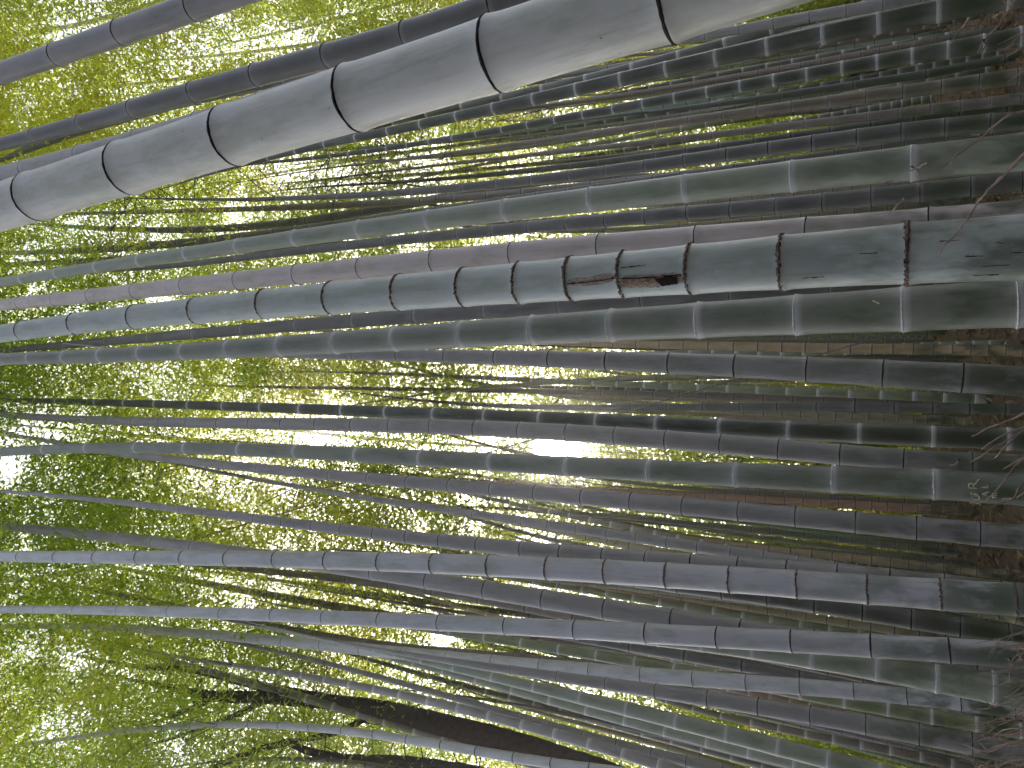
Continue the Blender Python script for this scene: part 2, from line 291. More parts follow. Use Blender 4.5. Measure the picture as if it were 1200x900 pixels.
# colour, joint type, distance (0: from the thickness), joints, traced centre line as x,y,width in the photograph, label
S = r"""
P|d|1.2|43,150,272,415,581,783|0,242,54 43,231,55 150,196,59 272,159,67 415,113,75 581,64,83 783,-1,95 900,-40,102|thickest pale grey bamboo stalk, slanting across the upper left corner with wide dark joints
M|d|0|0,68,143,228|0,86,24 68,64,26 143,37,29 228,8,32|grey bamboo stalk cut by the top left corner, uppermost of all
K|d|0|42,97,157,228,301,385,477,579|0,169,16 42,159,17 97,144,19 157,127,21 228,107,24 301,88,26 385,66,29 477,40,31 579,8,35|dark glossy grey-green stalk just above the thickest pale stalk
K|d|4.2|182,230,280,335|97,150,14 182,124,20 230,111,21 280,100,22 335,90,23|dark stalk showing as a narrow strip under the dark glossy grey-green stalk
M|d|2.9|33,97,165|0,207,22 33,197,23 97,183,25 165,165,26 300,125,29|grey stalk half hidden behind the upper edge of the thickest pale stalk
T|d|0|r3.5@60|0,42,4 50,36,5 100,27,5 185,2,5|thin wavy stalk above the uppermost grey stalk in the corner
N|d|0|r3.5@190|60,106,3 130,101,3 190,95,4 250,87,5|very thin stalk beneath the dark glossy stalk's leafy gap at far left
N|d|0|r3.5@300|190,70,3 300,60,4 400,46,4|very thin pale stalk in the leaves over the dark glossy stalk
D|d|0|r4@380|280,48,3 400,21,4 480,0,4|very thin dark stalk touching the top edge above the dark glossy stalk
N|d|0|r3.5@350|290,209,3 400,190,4 500,176,4 640,160,5|very thin stalk coming out below the thickest pale stalk
M|d|0|827,867,907,949,992,1035|660,75,7 767,54,9 827,42,10 867,34,11 907,27,12 949,20,13 1035,6,15 1100,-4,16|grey dark-jointed stalk leaving the top edge, just above the strong green white-jointed stalk
D|w|0|500,541,588,635,686,740|420,154,6 500,134,8 541,124,9 588,114,10 635,104,10 686,93,10 740,79,11|dark stalk right under the thickest pale stalk's lower edge, upper of two
M|d|0|662,713,767,825,854|600,98,5 662,88,7 713,80,7 767,71,8 825,59,8 854,54,8|grey stalk crossing behind the dark strip under the thickest pale stalk
D|w|0|417,455,493,535,578,625,675,727,780,838,898,963,1028,1098,1180|400,166,9 455,153,10 493,145,11 535,137,12 578,128,13 625,117,14 675,106,15 727,93,16 780,80,18 838,68,19 898,55,21 963,42,22 1028,27,24 1098,13,26|strong dark green stalk with white joints, ending at the upper right corner
M|d|0|655,688,720,755,790,824,860,896,934|600,130,4 655,122,6 720,113,8 790,105,9 824,101,9 860,96,9 896,89,9 934,82,9 1000,70,10 1100,52,11 1200,34,12|thin grey stalk with dark joints, second below the strong dark green white-jointed stalk
D|w|0|530,558,588,618,650,683,718,753,790,828,867,906,945,986,1027,1068,1110,1152,1195|400,181,5 530,163,7 588,151,8 650,140,9 718,128,10 790,116,12 867,101,14 945,87,15 1027,73,17 1110,59,20 1195,43,23|thinner dark green white-jointed twin below the strong one
D|w|0|813,841,870,898,928,957,987,1017,1047,1077,1108,1138|700,114,4 760,103,5 813,93,6 841,87,7 898,78,7 957,67,8 1017,59,8 1077,49,9 1138,37,10 1200,25,10|slender dark stalk with short white joints between the two dark green white-jointed stalks
G|d|0|872,892,914,935,957,980,1002,1025,1048,1072,1095,1119,1144|800,87,4 872,72,5 935,63,6 1002,54,7 1100,39,8 1200,22,9|slender grey-green stalk with close dark joints tucked under the strong dark green stalk
N|d|0|r4@1047|1000,48,5 1047,39,6 1123,27,8 1200,10,9|slender brown stalk nearest under the strong dark green stalk at the right corner
D|d|9|r9@1000|760,131,4 800,127,5 880,117,7 940,108,8 1000,100,9 1060,91,11 1100,84,11 1150,75,10 1200,63,10|smooth dark brown stalk without visible joints in the upper right
R|d|0|563,595,627,660,695,731,768,807,847,887,928,971,1015,1058,1103,1147,1192|400,195,3 500,183,4 563,175,5 627,166,6 695,156,7 768,147,8 807,141,9 847,136,10 887,130,12 928,124,13 971,118,14 1015,113,15 1058,107,16 1103,102,17 1147,97,17 1192,89,18|reddish brown stalk with dark joints right below the smooth dark one
E|w|0|717,743,770,798,827,857,890,925,965,1008,1052,1086,1120,1155,1190|477,212,2 600,186,4 717,165,5 798,150,6 857,140,7 1052,100,9 1086,94,10 1120,88,10 1155,82,11 1190,76,12|olive stalk with pale joints crossing behind the reddish brown stalk
N|d|0|597,623,649,677,707,737,768,802,835,871,907,943,980,1016,1053,1090,1126,1160,1196|400,208,3 500,195,3 597,184,4 649,179,5 707,173,6 768,166,7 835,158,8 907,149,9 980,141,10 1053,133,11 1126,124,13 1196,116,14|brown-grey stalk below the reddish brown one, a bright leafy gap between
N|d|0|883,916,948,981,1014,1047,1082,1116,1151,1186|720,181,3 800,173,4 883,165,6 948,156,6 1014,147,7 1082,139,7 1151,130,8 1200,124,8|slim brown-grey stalk squeezed in above the dark one over the upper green stalk
N|d|0|r4@640|400,210,3 540,200,4 640,192,5 800,174,7 900,163,7|very thin stalk in the upper middle, upper of a close pair
D|d|0|r4@700|400,217,3 500,211,4 600,202,6 700,191,9 800,178,10 860,170,10|thin dark stalk in the upper middle, lower of a close pair
K|d|0|425,455,483,513,543,582,623,667,710,756,802,852,901,952,1004,1056,1107,1160|150,232,2 397,229,6 483,224,8 543,220,9 582,217,10 623,212,11 667,207,13 710,201,14 756,194,15 802,187,16 852,180,17 901,174,18 952,168,18 1004,161,20 1056,156,20 1107,150,21 1200,141,23|dark brown-grey stalk right above the upper green white-ringed stalk
N|d|7.5|170,192,213,235,258,282,307,333,362,393,425,459,494,532,571,612,653,693,735,780,825,867,907,946,984|83,250,3 150,250,4 230,247,6 310,243,7 397,240,9 459,237,10 532,233,10 612,227,10 693,218,10 750,210,9 867,194,9 946,186,9 1100,165,9 1200,152,9|brown-grey stalk passing behind the upper green stalk near the middle
K|d|7.8|r3.2@300|33,262,4 140,267,6 220,270,7 290,268,9 340,261,10 400,251,11 433,246,11 520,233,10 700,208,9|dark bending stalk below the thickest pale stalk at left
K|d|7.2|10,41,72,105,137,172,210,247|0,297,5 72,294,7 137,291,9 210,286,10 300,275,11 420,260,11|dark stalk with dark joints just over the left end of the upper green stalk
G|w|2.6|27,68,115,165,220,280,347,422,503,593,693,803,928,1068|0,330,11 27,327,12 68,321,13 115,314,14 165,306,15 220,297,16 280,288,17 347,278,19 422,268,21 503,258,23 593,247,26 693,235,30 803,221,33 928,206,36 1068,191,40 1200,178,45|upper green stalk with white rings, running right across above the two pale stalks
K|d|0|240,278,320,363,407,452,498,537,578,620,664,710,757,806,856,909,964,1021,1078,1137,1197|230,307,7 278,304,9 345,297,10 400,289,10 460,281,11 498,277,12 537,273,13 578,270,14 620,267,14 664,263,15 710,259,16 757,255,17 806,250,18 856,246,19 909,241,20 964,236,21 1020,231,22 1078,225,23 1137,219,24 1197,211,25|dark grey-brown stalk between the upper green stalk and the pinkish pale stalk
R|d|0|r4@1052|860,260,4 950,251,6 1020,245,7 1110,238,8 1200,231,9|slim brown stalk lying along the top of the pinkish pale stalk at right
D|d|0|r4@60|0,310,5 60,308,6 117,305,7 180,301,7 260,296,7|short dark stalk at the left edge over the lower end of the upper green stalk
W|d|3.1|25,66,108,160,218,281,350,425,510,602,704,817,945,1088|0,357,13 25,355,14 66,351,16 108,347,17 160,341,19 218,335,20 281,329,22 350,321,24 425,314,26 508,306,28 600,297,29 704,291,31 817,282,33 945,272,35 1087,261,37 1200,253,39|pinkish pale stalk with dark brown joints, above the blue-grey split one
B|r|1.75|28,90,160,232,312,390,470,545,611,671,732,810,917,1063|0,391,21 28,387,23 90,380,25 160,371,28 232,364,31 312,356,34 390,349,37 470,342,41 545,337,44 611,332,47 671,328,50 732,322,56 810,315,60 917,307,64 1063,298,71 1200,290,77|thick blue-grey stalk with a split and a hole in its wall
K|d|4.2|33,77,125,175,228,285,348,415,488,569,656,753,856,972,1093|0,411,6 33,408,7 77,404,9 125,400,11 175,396,12 228,391,14 285,387,15 348,381,16 415,376,17 488,370,18 569,364,20 656,358,21 753,351,22 856,343,23 972,336,25 1093,329,27 1200,322,28|dark stalk squeezed between the split blue-grey stalk and the broad lower green one
H|w|2.1|2,37,78,120,167,217,270,330,395,464,542,625,717,819,933,1057,1190|0,421,14 37,420,15 78,418,16 120,417,17 167,414,19 217,412,20 270,409,22 330,405,24 395,402,26 464,398,28 542,392,31 625,386,34 717,380,38 819,376,42 933,370,47 1057,362,52 1190,355,57|lower, broader green stalk with white rings, just below the split blue-grey stalk
M|d|0|415,467,523,582,645,712,785,862,946,1035,1128|300,415,7 415,417,11 467,417,13 523,417,16 582,418,18 645,421,20 712,423,22 785,426,24 862,429,27 946,433,29 1035,437,32 1128,443,34 1200,447,36|mottled grey stalk with dark joints under the lower green stalk
E|d|0|r4@1000|760,398,4 850,395,5 1000,391,7 1100,389,8 1200,388,9|slim green stalk hugging the underside of the lower green stalk at right
N|d|0|r3.2@1012|800,400,4 1000,400,7 1200,402,8|slim grey-brown stalk, second under the lower green stalk at right
R|d|0|r3.2@1017|700,398,3 760,399,4 850,402,6 1000,407,7 1200,412,9|slim orange-brown stalk with square dark joints, third under the lower green stalk
D|d|0|r5@1105|600,403,3 800,410,5 1000,415,7 1200,419,10|slim dark brown stalk lying along the top of the mottled grey stalk
E|w|0|623,652,695,723,755,785,818,852,887,922,958,995,1032,1070,1106,1143|400,436,3 560,442,5 620,445,6 695,450,7 755,452,7 818,453,8 887,457,9 958,460,10 1032,463,11 1106,466,11 1200,470,11|slender olive stalk with white joints below the mottled grey stalk
N|d|0|505,533,562,590,617,645,675,705,735,766,797,828,861,895,930,966|250,452,3 400,455,4 533,457,5 617,458,6 675,460,7 735,461,8 797,463,8 861,465,9 930,467,9 1002,470,10 1200,478,11|slender brown stalk with dark joints right under the olive white-jointed one
K|d|0|693,740,782,824,867,911,957,1002,1048,1093,1136,1178|500,470,4 600,475,5 693,479,7 782,477,8 824,477,9 867,477,10 957,477,11 1048,478,12 1136,479,12 1200,480,13|slender dark grey stalk, third of the slender ones below the mottled grey stalk
T|d|0|r4@908|620,478,3 760,484,4 900,488,6 962,490,6 1200,498,8|slim pale stalk in the lit gap above the dark white-jointed stalk
D|w|4.6|67,113,147,183,222,263,307,353,402,453,509,569,633,699,769,843,923,1006,1092,1180|0,469,6 67,470,7 147,472,8 183,473,9 222,474,10 263,476,11 307,478,12 353,480,13 402,482,13 453,483,14 509,485,16 569,487,17 633,490,18 699,493,19 769,497,20 843,501,20 923,504,21 1006,508,23 1092,512,25 1180,514,27|dark stalk with thin white joints, first above the sun
M|d|4.3|37,73,98,128,158,190,222,258,295,333,373,415,459,507,558,610,665,722,781,845,913,985,1059,1139|0,486,8 73,490,9 158,493,10 222,494,12 295,496,13 373,499,15 459,501,17 507,503,18 558,502,19 610,501,18 660,501,18 722,509,21 781,518,24 845,524,25 913,528,25 985,532,25 1059,537,25 1139,542,25 1200,547,26|grey stalk with dark joints touching the top of the sun
N|d|0|r4@200|20,498,2 150,509,4 240,517,5 330,522,5|very thin stalk running into the long blue-green stalk at left
K|d|0|r4@40|0,508,5 60,517,5 100,522,4|thin dark stalk at the left edge above the long blue-green stalk
N|d|0|r4@450|300,499,3 400,511,4 530,520,4 560,523,3|very thin stalk in the slit that leads to the sun from the left
H|v|3.1|3,53,103,161,219,282,348,419,494,576,665,761,862,976,1094|0,528,10 53,527,11 103,527,12 161,526,13 219,526,14 282,527,16 348,529,17 419,530,18 494,533,20 576,541,21 663,551,22 761,555,25 862,554,29 976,560,32 1094,567,35 1200,575,38|long blue-green stalk just below the sun, letters scratched into its lower end
M|d|0|190,227,265,304,345,388,433,479,528,577,628,683,740,801,866,933,1003,1074,1148|150,533,7 190,537,9 227,540,10 265,545,11 304,549,12 345,553,13 388,557,13 433,562,14 479,565,14 528,569,16 577,573,17 628,577,18 683,582,19 740,587,20 801,594,21 866,600,22 933,606,24 1003,612,26 1074,618,27 1148,625,28 1200,630,30|grey stalk with dark joints, first below the scratched stalk
N|d|0|863,891,918,945,974,1002,1030,1060,1090|700,561,3 800,572,5 863,577,7 945,582,8 1030,588,9 1120,592,10 1200,600,10|slim brown stalk along the underside of the scratched stalk
R|d|0|r3.4@1020|760,574,3 860,582,5 960,590,7 1060,597,8 1200,606,9|slim reddish stalk, second under the scratched stalk, over the grey one
M|d|0|423,450,475,502,528,555,581,612,643,676,712,746,782,818,857,895,936|190,540,3 300,560,5 400,578,6 450,587,7 502,597,8 581,607,9 643,615,10 712,624,12 782,635,13 857,647,14 936,660,16 1060,680,18 1200,703,20|slim grey stalk sinking behind the long pale lavender stalk, below the glare
N|d|0|838,862,884,908,931,955|560,604,3 700,620,4 800,630,5 862,640,6 908,643,7 955,646,8 1060,655,9 1200,668,10|thin brown-grey stalk in the lit leaves over the long pale lavender stalk
N|d|0|r3.5@1000|640,600,3 740,612,4 838,618,5 931,627,6 1030,636,7 1200,652,9|thin stalk under the grey stalk that follows the scratched one
M|d|0|53,82,110,138,167,190,213,240,270,300,333,368,402,440,478,517,561,612,658,708,758,811,866,923,982,1043|0,577,5 53,580,6 110,584,6 167,590,7 213,596,7 270,603,8 333,611,10 402,621,13 440,627,14 478,632,15 517,637,16 561,641,17 612,643,18 658,645,20 708,649,22 758,654,24 811,660,26 866,666,27 923,672,28 982,678,30 1043,684,31 1200,702,34|grey stalk bending in from the left edge and slipping behind the long lavender stalk
M|d|4.3|33,68,103,143,182,227,273,320,368,438,502,570,638,710,788|0,617,10 68,622,11 103,627,12 143,631,13 182,635,14 227,641,15 273,647,15 340,657,16 400,665,16 438,671,16 502,680,18 570,690,22 638,701,24 710,714,26 788,728,27 866,741,28 1000,758,30 1200,788,34|grey stalk that crosses behind the long pale lavender stalk and comes out below it
L|r|3.0|25,68,114,164,216,268,325,385,447,509,575,643,711,782,856,935,1017,1102,1190|0,652,12 68,652,14 114,653,15 164,654,16 216,654,17 268,654,18 325,655,19 385,657,20 447,658,22 509,660,23 575,663,24 643,666,26 711,670,27 782,674,29 856,680,31 935,685,33 1017,690,34 1102,696,36 1190,703,37|long pale lavender stalk with dark ragged joints across the lower half
N|d|0|r3.5@60|0,682,3 60,675,5 117,663,6 160,652,5|thin pale-jointed stalk rising behind the left end of the long pale lavender stalk
R|d|0|r3.4@260|133,665,4 193,675,6 260,687,8 317,698,9 400,712,10 500,728,9 640,750,8|brown stalk slanting down from behind the long pale lavender stalk at left
N|d|0|263,311,359,407,457,508,562,617|233,662,4 263,665,6 311,669,8 359,674,9 407,679,10 457,686,11 508,693,11 562,702,11 617,712,11 674,724,11 760,742,12|slim grey-brown stalk directly under the long pale lavender stalk near its middle
N|d|0|r3.5@450|300,676,4 400,692,6 500,705,7 600,718,7 680,729,7|thin brown stalk in the leafy gap below the long pale lavender stalk
N|d|0|r4@187|10,678,3 80,683,5 140,697,7 187,707,8 250,723,8 320,734,9 400,746,9 500,762,9|brown stalk crossing behind the thin lavender stalk at left
E|w|0|595,625,653,682,711,742,773,804,836,870,903,938,972|560,672,4 625,683,6 682,691,7 742,700,8 804,712,10 870,722,10 938,733,11 1010,744,11 1200,772,12|slender olive stalk with white joints between the long and the thin lavender stalks
T|d|0|r3@900|640,675,3 700,684,4 800,701,6 900,717,7 1000,731,9 1070,742,10|slim straw-coloured lit stalk above the olive one with white joints
K|d|3.9|795,847,900,955,1011,1068,1125,1182|700,674,14 750,681,17 800,687,19 847,692,20 900,699,21 955,707,22 1011,717,22 1068,727,22 1125,734,22 1182,742,22 1200,745,22|dark grey stalk along the underside of the long pale lavender stalk at right
R|d|0|1062,1110,1156|900,694,6 1000,703,8 1062,711,9 1110,717,10 1200,728,12|slim brown stalk caught between the long lavender stalk and the dark grey one below
L|d|3.5|3,43,89,140,200,261,321,381,446,516,594,675,758,841,928,1021,1113|0,715,9 43,714,9 89,714,10 140,715,11 200,717,12 261,719,13 321,721,14 381,724,16 446,727,18 516,730,19 594,733,20 675,737,22 758,742,23 841,747,24 928,752,26 1021,757,27 1113,762,28 1200,768,30|thin lavender stalk with dark joints, next below the long pale lavender one
G|w|3.7|951,1027,1097,1163|675,742,13 758,748,15 850,759,17 951,772,23 1027,784,28 1097,795,33 1163,806,37 1200,812,40|broad green stalk with pale double joints at the lower right
L|d|0|25,62,100,138,174,212,251,291,333,378,424,473,525,578,634,692,752,813,875,938,1001,1063,1126|0,735,7 62,734,7 100,734,7 138,735,8 174,737,9 212,740,10 251,744,11 291,748,12 333,752,12 378,757,13 424,762,14 473,767,14 525,771,15 578,775,15 634,780,16 692,785,17 752,790,18 813,795,19 875,800,19 938,805,20 1001,810,20 1063,817,19 1126,824,18 1200,833,18|third lavender stalk, slimmer and bowed, below the thin lavender one
E|w|0|568,611,655,699,744,790,838,888,938,989,1040,1091,1143,1195|430,727,5 480,735,6 568,748,10 611,754,12 655,760,14 699,768,14 744,775,14 800,785,14 900,806,14 989,822,14 1040,830,15 1091,839,17 1143,848,19 1195,857,20|olive-brown stalk with white joints that passes behind the bowed lavender stalk
K|d|0|r5@870|600,737,6 700,751,9 744,759,11 800,769,14 870,780,14 909,787,13 1000,803,12|dark stalk in the slit between the thin and the bowed lavender stalks
M|d|0|547,600,654,711,769,830,889,950,1015,1077,1139|420,757,5 480,767,6 540,776,7 600,785,9 654,794,12 711,802,14 769,810,17 830,818,19 889,828,21 950,838,22 1015,849,24 1077,861,24 1139,872,25 1200,884,26|grey stalk with dark joints, first below the bowed lavender stalk
G|w|0|577,626,680,734,792,851,911,970,1030|420,758,5 480,771,6 527,782,8 577,793,11 626,805,13 680,817,15 734,831,17 792,845,18 851,860,19 911,875,20 970,890,21 1030,905,22|green stalk with pale joints leaning down to the bottom edge
G|w|0|600,644,687,732,779,828,877,930|400,757,5 480,777,6 540,792,8 600,809,9 644,821,10 687,833,11 732,844,11 779,857,12 828,870,12 877,882,12 930,895,13|slimmer green stalk under the leaning green one with pale joints
N|w|0|503,543,570,597,626,657,688,720,753,787,822,857,893|400,763,4 430,772,5 503,793,6 543,803,7 597,818,8 657,834,8 720,850,9 787,868,9 857,887,9 893,897,9|brown-grey stalk with small white joints leaning to the bottom edge
T|d|0|647,682,715,749,784|600,826,3 640,838,4 682,848,5 715,857,6 749,867,7 784,876,7 840,893,8|pale straw-coloured sunlit stalk between the slim leaning stalks at the bottom
M|d|0|533,570,608,645,683,723,764,805|283,755,4 350,768,6 400,783,6 440,793,7 500,808,7 533,818,7 590,834,8 645,850,9 683,861,10 723,872,11 764,882,12 805,892,13 860,905,13|grey leaning stalk with a sunlit upper edge near the bottom
M|w|0|275,302,328,354,381,410,439,469,502,537,573,612,650,690,730,772|240,775,4 275,780,6 328,787,7 381,797,8 439,808,9 502,822,10 573,839,11 612,848,12 650,860,12 690,872,12 730,884,13 772,896,13|lavender grey leaning stalk just above the tree trunk
N|w|0|330,360,392,420,452,487,520|150,760,4 217,778,7 283,798,9 350,815,10 400,830,10 452,846,10 520,866,9 560,878,9 620,895,9|olive-grey stalk crossing in front of the dark tree trunk
L|d|0|225,257,293,328,364,402,439,478,518,559,603,647|60,868,4 100,863,5 150,857,6 197,852,7 257,848,9 328,850,9 398,856,9 439,861,9 478,867,10 518,873,10 559,880,11 603,887,12 647,895,13|pale arched stalk below the tree trunk, lowest long stalk in the picture
N|d|0|r3.5@330|250,893,3 297,890,4 330,889,5 365,890,6 400,893,6 450,899,7|short thin stalk at the bottom edge under the pale arched one
T|d|0|r3.3@1000|840,632,4 900,640,5 1000,652,6 1100,662,8 1200,672,9|straw-coloured sunlit stalk over the leaf litter gap at right
T|d|0|r3.3@1000|900,556,4 1000,560,5 1200,571,7|sliver of straw-coloured stalk behind the scratched stalk's upper edge
E|d|0|r3.2@700|560,668,3 760,684,5 900,697,6 1000,706,7|faint olive stalk behind the long pale lavender stalk
T|d|0|r3@850|780,775,4 860,786,5 930,798,6 1000,812,7 1060,825,8|sunlit straw stalk in the narrow gap above the bowed lavender stalk's right end
E|d|0|r3@900|800,818,5 880,838,6 950,852,7 1040,872,8 1140,892,9|olive stalk below the first grey stalk under the bowed lavender one
R|w|0|812,845,880,912,944,976|760,815,5 812,830,7 880,847,8 944,860,9 1010,873,10 1100,892,11|brown stalk with pale joints near the lower right edge
"""

def lin_ext(f, df, x, lo, hi):
    xc = np.clip(x, lo, hi)
    return f(xc) + df(xc) * (x - xc)
class Culm: pass
CULMS = []
def parse():
    for line in S.strip().splitlines():
        c, jt, d, nod, pts, label = line.split('|')
        q = np.array([[float(v) for v in p.split(',')] for p in pts.split()])
        k = Culm(); k.col = COLS[c]; k.key = c; k.jt = jt; k.label = label
        k.x0, k.x1 = q[0, 0], q[-1, 0]
        n = len(q); dg = 4 if n >= 9 else (3 if n >= 6 else min(2, n - 1))
        xm, xs = (k.x0 + k.x1) / 2, (k.x1 - k.x0) / 2
        py = np.polynomial.Polynomial.fit(q[:, 0], q[:, 1], dg); pw = np.polynomial.Polynomial.fit(q[:, 0], q[:, 2], min(2, n - 1))
        dpy, dpw = py.deriv(), pw.deriv()
        k.y = lambda x, a=py, b=dpy, lo=k.x0, hi=k.x1: lin_ext(a, b, x, lo, hi)
        k.w = lambda x, a=pw, b=dpw, lo=k.x0, hi=k.x1: np.maximum(lin_ext(a, b, x, lo, hi), 1.5)
        res = np.abs(py(q[:, 0]) - q[:, 1]).max()
        if res > 3: print('FIT', round(res, 1), label)
        d = float(d)
        if d == 0:
            xb = k.x1; D = 0.112 * (1 - 0.38 * max(0, 1200 - xb) / 1200)
            d = F * D / (float(k.w(xb)) * kx(xb))
            d = min(d, 24.0)
        k.d = d
        if nod[0] == 'r':
            r, a = nod[1:].split('@'); r = float(r); a = float(a); L = [a]
        else:
            L = [float(v) for v in nod.split(',')]
            if len(L) > 1: r = ((L[-1] - L[-2]) / float(k.w((L[-1] + L[-2]) / 2)))
            else: r = 2.5
        r0 = r if len(L) < 2 else (L[1] - L[0]) / float(k.w((L[0] + L[1]) / 2))
        r0 = max(r0, 2.0); r = max(r, 2.0)
        x = L[-1]
        while x < 1330: x = x + r * float(k.w(x)); L.append(x)
        x = L[0]
        while x > k.x0 - 260 and len(L) < 400: x = x - r0 * float(k.w(x)); L.insert(0, x)
        k.nodes = L
        CULMS.append(k)
parse()

def culm_axis(k):
    """world centre line from the ground to the tip, radius, arc length of joints"""
    xs = np.arange(max(k.x0, 0) - (120 if k.x0 < 30 else 0), 1320, 12.0)
    C = np.array([at(x, float(k.y(x)), k.d) for x in xs])
    R = np.array([float(k.w(x)) * 0.5 * k.d * kx(x) / F for x in xs])
    R = np.minimum(R, 0.085)
    # the traced width is measured across a line that may slant
    C, R, xs = C[::-1], R[::-1], xs[::-1]           # from low to high
    # below the picture: straight on down to the soil
    gz = float(ground_z(C[0][0], C[0][1]))
    ok = C[:, 2] > gz - 0.05
    C, R, xs = C[ok], R[ok], xs[ok]
    t = C[0] - C[3]; t /= np.linalg.norm(t); t[2] = min(t[2], -0.75)
    t /= np.linalg.norm(t)
    n = max(2, int((C[0][2] - gz + 0.1) / 0.25)); L = (C[0][2] - gz + 0.12) / -t[2]
    ext = np.array([C[0] + t * L * (i / n) for i in range(n, 0, -1)])
    rr = R[0]
    C = np.vstack([ext, C]); R = np.concatenate([np.full(n, rr), R]); nlow = n
    # above the picture: on up to the tip
    t = C[-1] - C[-4]; t /= np.linalg.norm(t)
    if t[2] < 0.5: t[2] = 0.5; t /= np.linalg.norm(t)
    z = C[-1][2]; H = max(11.5, z + 2.5) if k.x0 < 30 else z + 2.0
    L = max(1.0, (H - z)); n = max(4, int(L / 0.45)); p = C[-1].copy(); out = []; ro = []
    sgn = 1 if rng.random() < 0.5 else -1
    for i in range(1, n + 1):
        t = t + np.array([0.015 * sgn, 0.01, -0.012]); t /= np.linalg.norm(t)
        p = p + t * L / n; out.append(p.copy()); ro.append(max(0.004, R[-1] * (1 - (i / n) ** 1.3)))
    Cf = np.vstack([C, out]); Rf = np.concatenate([R, ro])
    s = np.concatenate([[0], np.cumsum(np.linalg.norm(np.diff(Cf, axis=0), axis=1))])
    # arc length of each joint
    xx = xs; sx = s[nlow:nlow + len(xs)]
    order = np.argsort(xx)
    nd = [float(np.interp(v, xx[order], sx[order])) for v in k.nodes if xx.min() < v < xx.max()]
    nd = sorted(nd)
    if not nd: nd = [s[-1] * 0.5]
    st = (nd[1] - nd[0]) if len(nd) > 1 else 0.25
    while nd[0] - st > 0.05: nd.insert(0, nd[0] - st); st *= 0.93; st = max(st, 0.07)
    st = min(max((nd[-1] - nd[-2]) if len(nd) > 1 else 0.3, 0.12), 0.5)
    while nd[-1] + st < s[-1] - 0.1: nd.append(nd[-1] + st)
    return Cf, Rf, s, np.array(nd)

